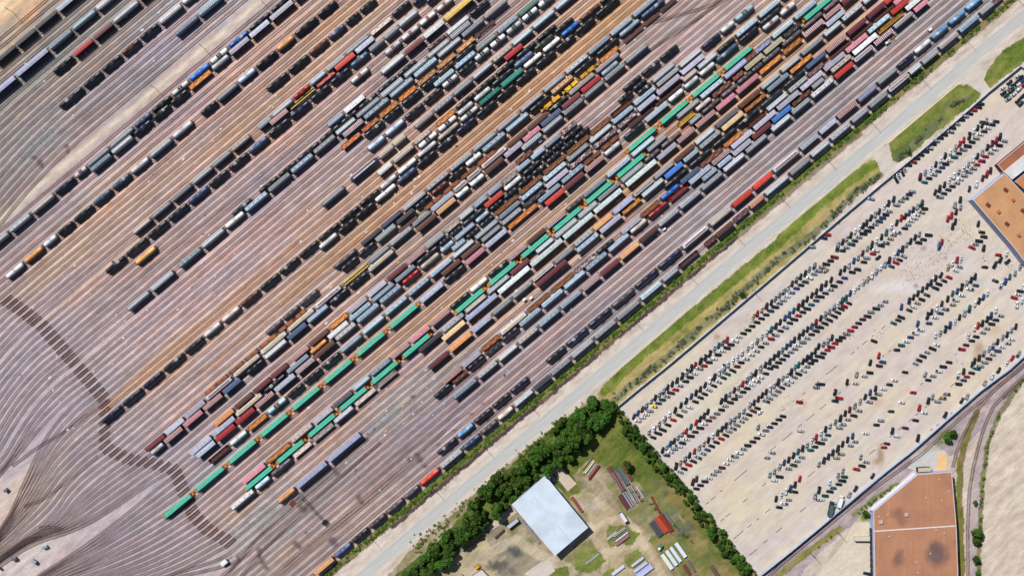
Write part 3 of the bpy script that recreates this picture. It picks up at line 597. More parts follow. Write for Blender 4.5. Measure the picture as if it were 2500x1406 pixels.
def ground_color(X, Y):
    P = np.array([[float(t) for t in r.split()] for r in BASEPTS.split('|')])
    wx = X + 14*(vn.fbm(X, Y, 40)-.5); wy = Y + 14*(vn2.fbm(X, Y, 40)-.5)
    U = wx*CT - wy*ST; V = wx*ST + wy*CT
    PU = P[:,0]*CT - P[:,1]*ST; PV = P[:,0]*ST + P[:,1]*CT
    num = np.zeros(X.shape + (3,)); den = np.zeros(X.shape)
    for i in range(len(P)):
        w = 1.0 / (((U-PU[i])/3.2)**2 + (V-PV[i])**2 + 60)**1.6
        den += w; num += w[..., None]*P[i, 2:5]
    C = num / den[..., None]
    U0 = X*CT - Y*ST; V0 = X*ST + Y*CT
    # streaks of different ballast running along the tracks
    st = vn3.fbm(U0/9.0, V0, 16, 3) - .5; st2 = vn2.fbm(U0/14.0 + 500, V0, 9, 2) - .5
    C = C * (1 + .20*st + .14*st2)[..., None]
    hue = (vn.fbm(U0/7.0 + 900, V0, 22, 3) - .5)[..., None]
    C = C + hue * np.array([34.0, 2.0, -20.0])
    C = C*np.array([1.055, 1.035, 1.015]); fan = np.clip((-330-(X*CT-Y*ST))/120, 0, 1)[..., None]*np.clip((Y-640)/120, 0, 1)[..., None]; C = C*(1-.55*fan) + .55*fan*(C.mean(-1, keepdims=True)*.45*np.array([1.02, .97, 1.0]) + .55*np.array([172., 160., 166.]))
    for v, hw, u0, u1, c, s in BANDS:
        d = np.abs(V0 + 5*(vn.fbm(U0/4, V0, 20)-.5) - v)
        a = s*np.exp(-(d/hw)**2*1.1) * np.clip((U0-u0)/60+.5, 0, 1) * np.clip((u1-U0)/60+.5, 0, 1)
        a = a*np.clip(.45 + 1.1*vn2.fbm(U0/3, V0, 26), 0, 1)
        C = C*(1-a[..., None]) + a[..., None]*rgb3(c)
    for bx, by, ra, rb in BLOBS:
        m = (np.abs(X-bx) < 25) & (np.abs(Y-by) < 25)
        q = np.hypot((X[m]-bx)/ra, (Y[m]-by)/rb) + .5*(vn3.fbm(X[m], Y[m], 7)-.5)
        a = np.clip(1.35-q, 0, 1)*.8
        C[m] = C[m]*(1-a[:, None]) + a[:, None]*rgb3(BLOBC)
    jx = X + 9*(vn.fbm(X+50, Y, 13)-.5); jy = Y + 9*(vn2.fbm(X, Y+70, 13)-.5)
    for (k, *g), c1, c2, s in AREAS:
        if k == 'p': m = inpoly(jx, jy, g[0])
        elif k == 's': m = pldist(jx, jy, g[0]) < g[1]
        else: m = np.hypot((jx-g[0])/g[2], (jy-g[1])/g[3]) < 1.6
        if not m.any(): continue
        xm, ym = X[m], Y[m]
        um = xm*CT - ym*ST; vm = xm*ST + ym*CT
        n1 = vn2.fbm(um/2.0+31, vm, 26, 5); n2 = vn3.fbm(xm, ym+200, 9, 4); n3 = vn.fbm(xm+400, ym, 34, 5)
        t = np.clip(3.2*(n1-.5)+.5 + 1.2*(n2-.5), 0, 1)[:, None]
        col = rgb3(c1)*(1-t) + rgb3(c2)*t
        if c1[1] > c1[0]*.98 or c1[2] < 100:      # growing cover: dry and dark patches
            d1 = np.clip(5*(n3-.56), 0, 1)[:, None]; d2 = np.clip(5*(.43-n3) + 1.5*(n2-.5), 0, 1)[:, None]
            col = col*(1-.45*d1) + .45*d1*rgb3((156, 138, 84)); col = col*(1-.5*d2) + .5*d2*rgb3((62, 84, 30))
        else:
            d1 = np.clip(4*(n3-.58), 0, 1)[:, None]; col = col*(1-.4*d1) + .4*d1*rgb3((150, 138, 126)) if k == 'p' and g[0][0][1] > 950 and xm.max() < 1900 else col
        if k == 'e':
            q = np.hypot((jx[m]-g[0])/g[2], (jy[m]-g[1])/g[3]) + 1.1*(n2-.5) + .8*(vn.fbm(xm, ym, 16)-.5); s = s*np.clip(1.5-q*1.15, 0, 1)[:, None]
        C[m] = C[m]*(1-s) + s*col
    return np.clip(C, 12, 245)
def srgb2lin(C, k=0.72):
    C = C/255.0
    return np.where(C <= .04045, C/12.92, ((C+.055)/1.055)**2.4)*k
def color_grid(name, x0, x1, y0, y1, step, z, fn, mat):
    xs = np.arange(x0, x1+step, step, dtype=float); ys = np.arange(y0, y1+step, step, dtype=float)
    X, Y = np.meshgrid(xs, ys); C = srgb2lin(fn(X, Y))
    V = np.stack([(X-CX)*S, (CY-Y)*S, np.full(X.shape, z)], -1).reshape(-1, 3)
    nx, ny = len(xs), len(ys); i = np.arange(nx*ny).reshape(ny, nx)
    F = np.stack([i[1:, :-1], i[1:, 1:], i[:-1, 1:], i[:-1, :-1]], -1).reshape(-1, 4)
    me = fast_mesh(name, V, F, [mat])
    ca = me.color_attributes.new('dirt', 'FLOAT_COLOR', 'POINT')
    rgba = np.concatenate([C.reshape(-1, 3), np.ones((nx*ny, 1))], 1).astype(np.float32)
    ca.data.foreach_set('color', rgba.ravel())
    return me
def gravel_mat(name, amt=0.2, fine=3.0, cover=False, attr='dirt', base=None):
    m, nt, bs = newmat(name)
    if base is None:
        a = N(nt, 'ShaderNodeAttribute'); a.attribute_name = attr; c = a.outputs['Color']
    else: c = lin(base)
    f1 = maprange(nt, noise(nt, coords(nt), fine, 6, 0.75), 0.25, 0.75, 1-amt, 1+amt)
    f2 = maprange(nt, noise(nt, coords(nt, scale=(0.35, 1, 1), rot=TH), 0.28, 5, 0.65), 0.3, 0.7, 1-amt*.7, 1+amt*.7)
    c = mix(nt, c, val_rgb(nt, f1), 1.0, 'MULTIPLY'); c = mix(nt, c, val_rgb(nt, f2), 1.0, 'MULTIPLY')
    if cover:      # tufts: dry straw and darker growth where the ground is green
        sp = N(nt, 'ShaderNodeSeparateColor'); nt.links.new(a.outputs['Color'], sp.inputs[0])
        sb = N(nt, 'ShaderNodeMath', operation='SUBTRACT'); nt.links.new(sp.outputs[1], sb.inputs[0]); nt.links.new(sp.outputs[2], sb.inputs[1])
        sr = N(nt, 'ShaderNodeMath', operation='MULTIPLY'); sr.inputs[1].default_value = .8; nt.links.new(sp.outputs[0], sr.inputs[0])
        sd = N(nt, 'ShaderNodeMath', operation='SUBTRACT'); nt.links.new(sp.outputs[1], sd.inputs[0]); nt.links.new(sr.outputs[0], sd.inputs[1])
        mk = maprange(nt, sd.outputs[0], .025, .06, 0, 1)
        for seed, sc_, cc, lo_, hi_, am in ((0, .5, (158,142,92), .53, .66, .75), (7, .8, (54,74,28), .54, .64, .7), (3, .16, (140,132,78), .5, .62, .6)):
            mp = coords(nt, scale=(1+seed*.01, 1, 1), rot=seed); fz = maprange(nt, noise(nt, mp, sc_, 6, .75), lo_, hi_, 0, am)
            mu = N(nt, 'ShaderNodeMath', operation='MULTIPLY'); nt.links.new(fz, mu.inputs[0]); nt.links.new(mk, mu.inputs[1])
            c = mix(nt, c, lin(cc), mu.outputs[0])
    nt.links.new(c, bs.inputs['Base Color']); bs.inputs['Roughness'].default_value = 0.95
    bs.inputs['Specular IOR Level'].default_value = 0.15
    return m
M_GROUND = gravel_mat('ballast_dirt_and_grass', 0.36, 1.6, cover=True)
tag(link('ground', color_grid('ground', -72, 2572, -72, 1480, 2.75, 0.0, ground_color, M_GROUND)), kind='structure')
far = MB().add([(-3000,-3000,-.3),(3000,-3000,-.3),(3000,3000,-.3),(-3000,3000,-.3)], [(0,1,2,3)]).obj('distant_ground', [gravel_mat('far_dirt', .3, .05, base=(176,164,148))])
tag(far, kind='structure')

def sheet_mesh(name, poly, z, mats, hpx=0):
    bm = bmesh.new(); vs = [bm.verts.new((*W(x, y), z)) for x, y in poly]
    f = bm.faces.new(vs); f.normal_update()
    if f.normal.z < 0: f.normal_flip()
    bmesh.ops.triangulate(bm, faces=[f])
    me = bpy.data.meshes.new(name); bm.to_mesh(me); bm.free()
    for m in mats: me.materials.append(m)
    return me
def sheet(name, poly, z, mat, **kw): return tag(link(name, sheet_mesh(name, poly, z, [mat])), kind='structure', **kw)
# gravel car lot: its own grid so that worn lanes and damp patches have their shape
def lot_color(X, Y):
    U = X*CT - Y*ST; V = X*ST + Y*CT
    t = np.clip(2.2*vn.fbm(U/2.5, V, 60)-.62, 0, 1)[..., None]
    C = rgb3((208, 194, 170))*(1-t) + rgb3((198, 185, 181))*t
    t2 = np.clip(2.4*vn2.fbm(X, Y, 120)-.9, 0, 1)[..., None]
    C = C*(1-.6*t2) + .6*t2*rgb3((202, 198, 192))
    wst = np.clip((X-1750)/700, 0, 1)[..., None]; C = C*(1-.25*wst) + .25*wst*rgb3((208, 192, 182))
    C = C*(1 + .10*(vn3.fbm(U/3, V, 10)-.5))[..., None]
    tr = np.abs(X*.60 + (-Y)*.80 - (2340*.60 - 640*.80))    # worn track beside the warehouse
    m = (np.clip(1-tr/22, 0, 1)*((X > 2250) & (Y > 450)))[..., None]; C = C*(1-.5*m) + .5*m*rgb3((200, 196, 196))
    for bx, by, ra, rb, c, s in ((2060,590,40,14,(200,176,168),.6),(2100,680,80,26,(196,178,174),.6),(2200,700,70,20,(214,208,212),.7),(1751,822,8,7,(170,128,92),.8),(2150,1112,10,26,(150,128,98),.8),(2140,1125,12,10,(150,128,98),.8),(2390,850,16,22,(170,136,116),.7),(2385,875,10,12,(168,140,78),.7),(2430,808,22,16,(196,160,130),.5),(2190,750,60,30,(198,180,176),.4),(1760,1190,30,16,(206,172,160),.3),(2255,607,8,6,(150,132,116),.8),(2308,629,6,5,(150,132,116),.8),(2236,697,6,6,(150,132,116),.8),(2150,985,20,14,(196,164,150),.5),(1900,1266,8,16,(196,168,136),.4),(2360,1115,10,10,(196,180,170),.4),(2210,440,60,40,(208,192,186),.6),(2120,490,40,20,(212,196,190),.7)):
        q = np.hypot((X-bx)/ra, (Y-by)/rb) + .9*(vn3.fbm(X, Y, 12)-.5)
        a = (np.clip(1.25-q, 0, 1)*s)[..., None]; C = C*(1-a) + a*rgb3(c)
    return C
M_LOT = gravel_mat('pale_gravel', 0.16, 1.6)
_me = color_grid('gravel_lot', 1500, 2600, 60, 1412, 4, 0.004, lot_color, M_LOT)
_bm = bmesh.new(); _bm.from_mesh(_me)
_del = []
_ctr = np.array([f.calc_center_median()[:2] for f in _bm.faces]); _px = _ctr[:,0]/S + CX; _py = CY - _ctr[:,1]/S
_in = inpoly(_px, _py, LOT)
bmesh.ops.delete(_bm, geom=[f for f, k in zip(list(_bm.faces), _in) if not k], context='FACES')
_bm.to_mesh(_me); _bm.free()
tag(link('gravel_lot', _me), kind='structure')

# road
def offs(pl, w):
    L = []; Rr = []
    for i, (x, y) in enumerate(pl):
        a = pl[max(i-1, 0)]; b = pl[min(i+1, len(pl)-1)]
        dx, dy = b[0]-a[0], b[1]-a[1]; l = math.hypot(dx, dy); nx, ny = -dy/l, dx/l
        L.append((x+nx*w, y+ny*w)); Rr.append((x-nx*w, y-ny*w))
    return L, Rr
def ribbon(name, pl, w, z, mats, off=0.0):
    if off: pl = offs(pl, off)[0]
    L, Rr = offs(pl, w); vs = [(*W(*p), z) for p in L] + [(*W(*p), z) for p in Rr]; n = len(pl)
    b = MB().add(vs, [(i, i+1, n+i+1, n+i) for i in range(n-1)])
    me = b.mesh(name, mats)
    if len(me.polygons) and me.polygons[0].normal.z < 0: me.flip_normals()
    return me
ROAD = [(720,1545),(883,1407),(1180,1154),(1481,901),(1830,603),(2000,463),(2200,293),(2400,121),(2500,40),(2640,-75)]
M_ROAD, nt, bs = newmat('worn_asphalt')
f = maprange(nt, noise(nt, coords(nt, rot=TH, scale=(.08, 1.6, 1)), 0.9, 4, .6), .3, .7, .88, 1.1)
g = maprange(nt, noise(nt, coords(nt), 1.4, 6, .7), .3, .7, .9, 1.08)
c = mix(nt, lin((186, 187, 184)), val_rgb(nt, f), 1.0, 'MULTIPLY'); c = mix(nt, c, val_rgb(nt, g), 1.0, 'MULTIPLY')
nt.links.new(c, bs.inputs['Base Color']); bs.inputs['Roughness'].default_value = .9
tag(link('road', ribbon('road', ROAD, 12.6, 0.008, [M_ROAD])), kind='structure')
M_SHOULD = gravel_mat('sandy_shoulder', .25, 1.5, base=(204,192,180))
for k, (o, w, z) in enumerate(((16.5, 4.5, .004), (-16.5, 4.5, .004))):
    tag(link('road_shoulder', ribbon('road_shoulder', ROAD, w, z, [M_SHOULD], off=o)), kind='structure')
M_YEL = plain('faded_yellow_line', (208, 176, 128)); M_PALE = plain('faded_pale_line', (196, 188, 188), lo=.9, hi=1.05)
tag(link('road_centre_line', ribbon('road_centre_line', [(2370,145),(2400,119.5),(2500,39)], .55, .012, [M_YEL])), kind='structure')
tag(link('road_centre_line', ribbon('road_centre_line', [(883,1407),(1180,1154),(1481,901),(1830,603),(2000,463),(2200,293),(2340,172)], .35, .012, [M_PALE])), kind='structure')
M_TAR = plain('tar_seam', (150,150,156), lo=.9, hi=1.05)
tag(link('road_tar_seam', ribbon('road_tar_seam', ROAD, .3, .012, [M_TAR], off=-8.8)), kind='structure')
M_CONC = gravel_mat('weathered_concrete', .16, 1.2, base=(200,190,180)); M_CONC2 = gravel_mat('pinkish_concrete', .16, 1.0, base=(198,180,164))
sheet('driveway', [(2128,372),(2150,362),(2170,352),(2178,392),(2192,402),(2166,432),(2150,420),(2148,408)], .006, M_CONC)
sheet('driveway', [(2330,192),(2380,150),(2408,180),(2402,195),(2418,218),(2404,236),(2366,206),(2340,203)], .006, M_CONC)
ribs = tag(link('gravel_kerb_strip', ribbon('gravel_kerb_strip', [(2165,352),(2235,293),(2345,200)], 1.6, .01, [gravel_mat('pale_kerb', .15, base=(222,208,178))])), kind='structure')
sheet('concrete_slab', [(1347,1149),(1367,1137),(1408,1180),(1386,1199),(1371,1180)], .008, M_CONC2)
sheet('concrete_slab', [(1330,1160),(1346,1156),(1362,1172),(1355,1180)], .012, M_CONC)
sheet('concrete_slab', [(1228,1250),(1250,1234),(1262,1250),(1222,1280),(1197,1296),(1193,1284)], .008, M_CONC2)
sheet('concrete_slab', [(1290,1406),(1280,1400),(1318,1372),(1338,1366),(1356,1392),(1330,1412)], .008, M_CONC)
sheet('loading_apron', [(2000,1396),(2050,1340),(2086,1274),(2121,1274),(2125,1310),(2138,1500),(1900,1500)], .008, gravel_mat('patched_concrete', .16, .5, base=(206,194,176)))
sheet('loading_apron', [(2240,1108),(2300,1098),(2312,1104),(2312,1154),(2256,1152),(2215,1142)], .008, gravel_mat('grey_apron', .16, .8, base=(192,190,188)))
sheet('loading_apron', [(2290,1108),(2311,1106),(2312,1150),(2284,1150)], .014, gravel_mat('orange_apron', .12, .8, base=(226,184,132)))
# ---------------------------------------------------------------- railway tracks
SL = -0.0018
TRV = [73,89,110.6,125,139,154,168.7,184,201,219.1,234,249,263,278,292.4,308,323,340,355,370,385,431,447.2,461.5,477,494,511,527.9,542,557,571,585.9,600,615,630,644.3,656.3,674.2,690,705.1,720,735.4,750,765.7,778.4,793.2,812.8,826.7,842,856.8,872.5,888.4,903,918.5,932,948.3,964.5,979,994,1009,1024.1,1039.7,1056.5,1069.7,1084.2,1098.4,1114.5,1130.4,1146.7,1161.2,1176.4,1191.6,1206.7,1222.9,1238.1,1252,1266.1,1282.4,1298.3,1313.4,1328.4,1344,1359.9,1374.8,1393.4,1409.9,1423.6,1438.9,1454.9,1470,1485,1501,1517,1533.8,1549,1564.5]
RET = [(568,-458),(614,-444),(674,-431),(780,-429),(909,-429),(999,-504),(1060,-477),(1106,-438),(1151,-408),(1262,-443),(1315,-440),(1368,-419),(1380,-419)]
def u_ret(v): return float(np.interp(v, [a for a, b in RET], [b for a, b in RET]))
def track_mesh(name, pts, zoff=0.0, tie=0.62, bare=0.0):
    """pts: world (x,y) polyline. Timber ties and two rails in one mesh."""
    P = np.array(pts, float); seg = np.hypot(*np.diff(P, axis=0).T); cum = np.concatenate([[0], np.cumsum(seg)])
    n = max(2, int(cum[-1]/tie)); s = (np.arange(n)+.5)*cum[-1]/n; s = s[s > bare]; n = len(s)
    cx = np.interp(s, cum, P[:,0]); cy = np.interp(s, cum, P[:,1])
    e = .5; dx = np.interp(s+e, cum, P[:,0])-np.interp(s-e, cum, P[:,0]); dy = np.interp(s+e, cum, P[:,1])-np.interp(s-e, cum, P[:,1])
    l = np.hypot(dx, dy); dx /= l; dy /= l
    rs = np.random.RandomState(int(abs(P[0,0]*7+P[0,1]*13)) % 99991)
    hl = 1.2 + rs.uniform(-.12, .08, n); hw = .105; z1 = .13 + zoff + rs.uniform(0, .02, n)
    ang = rs.normal(0, .02, n); ca, sa = np.cos(ang), np.sin(ang); dx, dy = dx*ca-dy*sa, dx*sa+dy*ca
    vs = []
    for zz in (np.zeros(n)+.0, z1):
        for a, b in ((-1,-1),(1,-1),(1,1),(-1,1)):
            vs.append(np.stack([cx + a*hw*dx - b*hl*dy, cy + a*hw*dy + b*hl*dx, zz], -1))
    V = np.stack(vs, 1).reshape(-1, 3); b = (np.arange(n)*8)[:, None]
    F = np.concatenate([b+np.array([[4,5,6,7]]), b+np.array([[0,1,5,4]]), b+np.array([[1,2,6,5]]), b+np.array([[2,3,7,6]]), b+np.array([[3,0,4,7]])], 0)
    mi = [0]*len(F)
    # rails
    m = max(2, int(cum[-1]/6)+1) if len(P) > 2 else 2
    s = np.linspace(0, cum[-1], m); cx = np.interp(s, cum, P[:,0]); cy = np.interp(s, cum, P[:,1])
    dx = np.gradient(cx); dy = np.gradient(cy); l = np.hypot(dx, dy); nx, ny = -dy/l, dx/l
    Vs = [V]; Fs = [F]; off = len(V)
    for side in (-.755, .755):
        ring = []
        for (o, z) in ((-.045, .13), (-.045, .30+zoff), (.045, .30+zoff), (.045, .13)):
            ring.append(np.stack([cx+nx*(side+o), cy+ny*(side+o), np.full(m, z)], -1))
        Vr = np.stack(ring, 1).reshape(-1, 3); i = np.arange(m-1)[:, None]*4 + off
        for a in range(3): Fs.append(np.concatenate([i+a, i+a+4, i+a+5, i+a+1], 1)); mi += [1]*(m-1)
        Vs.append(Vr); off += len(Vr)
    return fast_mesh(name, np.concatenate(Vs), np.concatenate(Fs), [M_TIE, M_RAIL], mi)
def add_track(pts, zoff=0.0, bare=0.0):
    return tag(link('railway_track', track_mesh('railway_track', [W(*p) for p in pts], zoff, bare=bare)), kind='structure')
def bez(p0, p1, p2, p3, n=26):
    o = []
    for i in range(n+1):
        t = i/n; a = (1-t)**3; b = 3*(1-t)**2*t; c = 3*(1-t)*t*t; d = t**3
        o.append((a*p0[0]+b*p1[0]+c*p2[0]+d*p3[0], a*p0[1]+b*p1[1]+c*p2[1]+d*p3[1]))
    return o
# guide curves of the throat: tracks between two guides run evenly between them
GUIDE = [[(13,730),(0,741),(-60,797)], [(102,794),(55,838),(0,897),(-50,962)], [(161,864),(100,915),(45,975),(0,1044),(-28,1110)], [(201,910),(149,952),(88,1016),(46,1080),(20,1128),(-30,1176)],
 [(254,973),(192,1026),(136,1084),(96,1146),(76,1186),(44,1240),(0,1308),(-30,1350)], [(254,1052),(196,1100),(146,1148),(112,1192),(88,1226),(44,1276),(0,1320),(-30,1348)], [(275,1109),(215,1157),(166,1205),(140,1248),(104,1282),(66,1308),(0,1358),(-40,1390)],
 [(354,1126),(300,1168),(240,1212),(194,1248),(152,1288),(76,1313),(0,1366),(-40,1396)], [(414,1135),(352,1184),(292,1226),(228,1266),(160,1297),(76,1318),(0,1371),(-40,1401)],
 [(430,1150),(352,1216),(276,1278),(214,1326),(162,1360),(92,1406),(40,1442)], [(440,1206),(374,1256),(304,1302),(236,1342),(168,1374),(100,1412),(50,1446)], [(469,1253),(398,1304),(316,1348),(236,1382),(150,1412),(70,1446)],
 [(506,1292),(434,1342),(350,1382),(262,1410),(170,1440)], [(556,1319),(484,1366),(404,1402),(320,1430),(240,1452)], [(580,1338),(514,1384),(440,1418),(360,1446)]]
def smooth_resample(pl, n=40):
    P = np.array(pl, float)
    for _ in range(3):
        Q = [P[0]]
        for a_, b_ in zip(P[:-1], P[1:]): Q += [a_*.75+b_*.25, a_*.25+b_*.75]
        Q.append(P[-1]); P = np.array(Q)
    c = np.concatenate([[0], np.cumsum(np.hypot(*np.diff(P, axis=0).T))]); s_ = np.linspace(0, c[-1], n)
    return np.stack([np.interp(s_, c, P[:,0]), np.interp(s_, c, P[:,1])], 1)
GV = [g[0][0]*ST + g[0][1]*CT for g in GUIDE]; GR = [smooth_resample(g) for g in GUIDE]
def throat(v):
    i = min(max(int(np.searchsorted(GV, v))-1, 0), len(GV)-2); f = min(max((v-GV[i])/(GV[i+1]-GV[i]), 0), 1); t = np.linspace(0, 1, 40)[:, None]
    f2 = f
    if i in (3, 8): f2 = .22*f if f < .5 else 1-.22*(1-f)
    if i == 8: f = .15 if f < .6 else .9
    e_ = np.clip(t*1.25, 0, 1)**2.2; ff = f*(1-e_) + f2*e_
    return GR[i]*(1-ff) + GR[i+1]*ff
RET_AT = []
for k, v in enumerate(TRV):
    vv = lambda u: v + SL*(u-700)
    us = 1500 + (v-600)*.62 if v < 1400 else 2150   # upper-right end, beyond the frame
    us = min(us, 2150)
    u_hi = max((2540 - vv(0)*ST)/CT, 0); u_top = (vv(0)*CT + 40)/ST
    uh = min(u_hi, u_top)
    zo = (k % 3)*.004
    if v >= 560 and v < 1386:
        ur = u_ret(v); RET_AT.append((v, ur)); G_ = throat(v); p0 = np.array(xy(ur-16, vv(ur-16)))
        d_ = p0 - G_[0]; w_ = np.clip(1-np.linspace(0, 1, 40)*4, 0, 1)[:, None]**2; G_ = (G_ + d_*w_)[1:]
        along = (G_[:,0]-p0[0])*CT - (G_[:,1]-p0[1])*ST
        G_ = G_[along < -4]
        pts = [tuple(q) for q in G_[::-1]] + [xy(ur-8, vv(ur-8)), xy(uh, vv(uh))]
        add_track(pts, zo)
    elif v < 560:
        ul = max(-(1.3*v), -560) if v < 400 else -460
        ul = min((-80 - v*ST)/CT, -60) if v > 300 else (-60 - v*ST)/CT
        pts = []
        for i in range(22):
            u = ul + (60-ul)*i/21; w = vv(u)
            if v < 395: w += max(0, -20-u)**2/3200*min(max((v-150)/150, 0), 1)
            pts.append(xy(u, w))
        add_track(pts + [xy(uh, vv(uh))], zo)
    else:
        yb = 1470; ul = (v*CT - yb)/ST
        if v < 1412:   # bends away to the lower left below the retarders
            p0 = xy(-430, vv(-430)); pts = bez((300, 1450), (380, 1400), (p0[0]-60*CT, p0[1]+60*ST), p0)
            pts = [(p[0]+(v-1393), p[1]) for p in pts[:-1]] + [p0]
        else: pts = [xy(ul, vv(ul))]
        add_track(pts + [xy(uh, vv(uh))], zo)
# leads off the left and bottom edges, ladder beside the service road, wye tracks in the east
for q, pts in enumerate(([(30,1138),(92,1092),(170,1046),(262,976)], [(58,1236),(100,1222),(160,1178),(240,1112)], [(150,1290),(120,1286),(96,1288)], [(530,1430),(553,1405),(640,1300),(690,1255),(735,1217),(800,1160),(900,1070)], [(560,1440),(640,1345),(735,1250),(860,1140),(930,1080)],
    [(640,1440),(760,1330),(880,1235),(1000,1130),(1120,1020)], [(1500,75),(1600,55),(1735,15),(1800,-30)], [(1585,125),(1660,75),(1740,20),(1800,-20)],
    [(1790,1498),(1905,1378),(2000,1300),(2119,1202),(2253,1106),(2341,1023),(2430,950),(2500,893),(2600,815)], [(2600,850),(2500,925),(2448,972)],
    [(2520,872),(2481,905),(2448,932),(2420,960),(2395,990),(2368,1030),(2350,1065),(2336,1100),(2326,1140)],
    [(2560,860),(2500,918),(2460,955),(2425,992),(2403,1040),(2388,1090),(2376,1140),(2366,1200),(2362,1290),(2363,1406),(2366,1500)])):
    add_track(pts if len(pts) < 3 else pts, .012 + .004*(q % 2))
# track retarders across the throat of the yard
M_RUST = plain('rust_brown_steel', (104, 62, 48), .85, 1.2, .6, 1.3); M_RUST2 = plain('dark_rust', (92, 54, 42), .85, 2, .6, 1.3)
def make_retarder():
    o = bpy.data.objects.new('retarder', None); COL.objects.link(o)
    b = MB()
    for y in (-.92, -.56, .56, .92): b.box(-4.3, 4.3, y-.07, y+.07, .3, .52)
    b.obj('brake_beams', [M_RUST], o)
    a = MB()
    for i in range(7):
        x = -3.9 + i*1.3
        for y in (-1.08, 1.08): a.cyl(x, y, .1, .7, .2, 8)
        a.box(x-.08, x+.08, -1.05, 1.05, .16, .34)
    a.obj('brake_cylinders', [M_RUST2], o)
    return o
def dup(root, loc=None, rz=None, scale=None):
    r = root.copy(); COL.objects.link(r)
    for ch in root.children:
        c = ch.copy(); COL.objects.link(c); c.parent = r
        for g in ch.children:
            d = g.copy(); COL.objects.link(d); d.parent = c
    if loc is not None: r.location = loc
    if rz is not None: r.rotation_euler = (0, 0, rz)
    if scale is not None: r.scale = scale
    return r
def ordn(n): return str(n) + ('th' if 10 <= n % 100 <= 20 else {1:'st', 2:'nd', 3:'rd'}.get(n % 10, 'th'))
ret0 = make_retarder()
for i, (v, u) in enumerate(RET_AT):
    x, y = xy(u, v + SL*(u-700)); r = ret0 if i == 0 else dup(ret0)
    wx, wy = W(x, y); r.location = (wx, wy, 0); r.rotation_euler = (0, 0, TH)
    tag(r, 'rusty track brake, %s down the slanting line of brakes from its top end' % ordn(i+1), 'track retarder', 'rusty retarders across the yard throat')
# ---------------------------------------------------------------- rolling stock
PAL = dict(k=(32,36,44), U=(28,34,62), u=(78,98,134), K=(44,56,52), D=(92,86,90), w=(238,240,242), W=(236,216,214), e=(214,200,186), l=(178,200,220), L=(112,176,228), B=(44,112,208),
 r=(168,34,38), R=(206,62,48), n=(92,56,46), o=(226,150,92), O=(238,158,84), s=(184,190,196), g=(120,168,150), m=(112,48,56), p=(206,130,150), b=(60,96,190), y=(226,190,96), t=(206,172,142), T=(36,156,142), v=(176,180,212), d=(96,96,106), x=(238,240,242), z=(238,240,242), X=(180,214,232), c=(120,80,50))
CNAME = dict(k='black', U='navy', u='slate blue', K='dark green', D='dusty dark', w='white', W='pinkish white', e='cream', l='pale blue', L='sky blue', B='bright blue', r='dark red', R='red', n='brown', o='tan orange', O='orange',
 s='silver grey', g='grey green', m='maroon', p='pink', b='blue', y='yellow', t='tan', T='teal', v='lilac', d='dark grey', x='white black-banded', z='white red-banded', X='pale black-banded', c='brown')
def bogie_mesh():
    b = MB()
    for y in (-.98, .98): b.box(-1.35, 1.35, y-.09, y+.09, .55, .85)
    b.box(-.25, .25, -1.0, 1.0, .55, .8)
    for x in (-.88, .88):
        b.box(x-.08, x+.08, -.9, .9, .68, .84)
        for y in (-.75, .75):
            n = 12; vs = []
            for yy in (y-.07, y+.07): vs += [(x+.44*math.cos(2*math.pi*i/n), yy, .76+.44*math.sin(2*math.pi*i/n)) for i in range(n)]
            b.add(vs, [(i, (i+1) % n, n+(i+1) % n, n+i) for i in range(n)] + [tuple(range(n)), tuple(range(n, 2*n))[::-1]], 0)
    return b.mesh('bogie', [M_STEEL])
ME_BOGIE = bogie_mesh()
def couplers(b, L, m=0):
    b.box(-L/2-.02, L/2+.02, -.14, .14, .87, .99, m)
    for s in (-1, 1):
        x = s*L/2; b.box(min(x, x+s*.62), max(x, x+s*.62), -.16, .16, .85, 1.12, m)
def root_with_bogies(name, L):
    r = bpy.data.objects.new(name, None); COL.objects.link(r)
    for s in (-1, 1): link('bogie', ME_BOGIE, r, (s*(L/2-2.2), 0, 0))
    return r
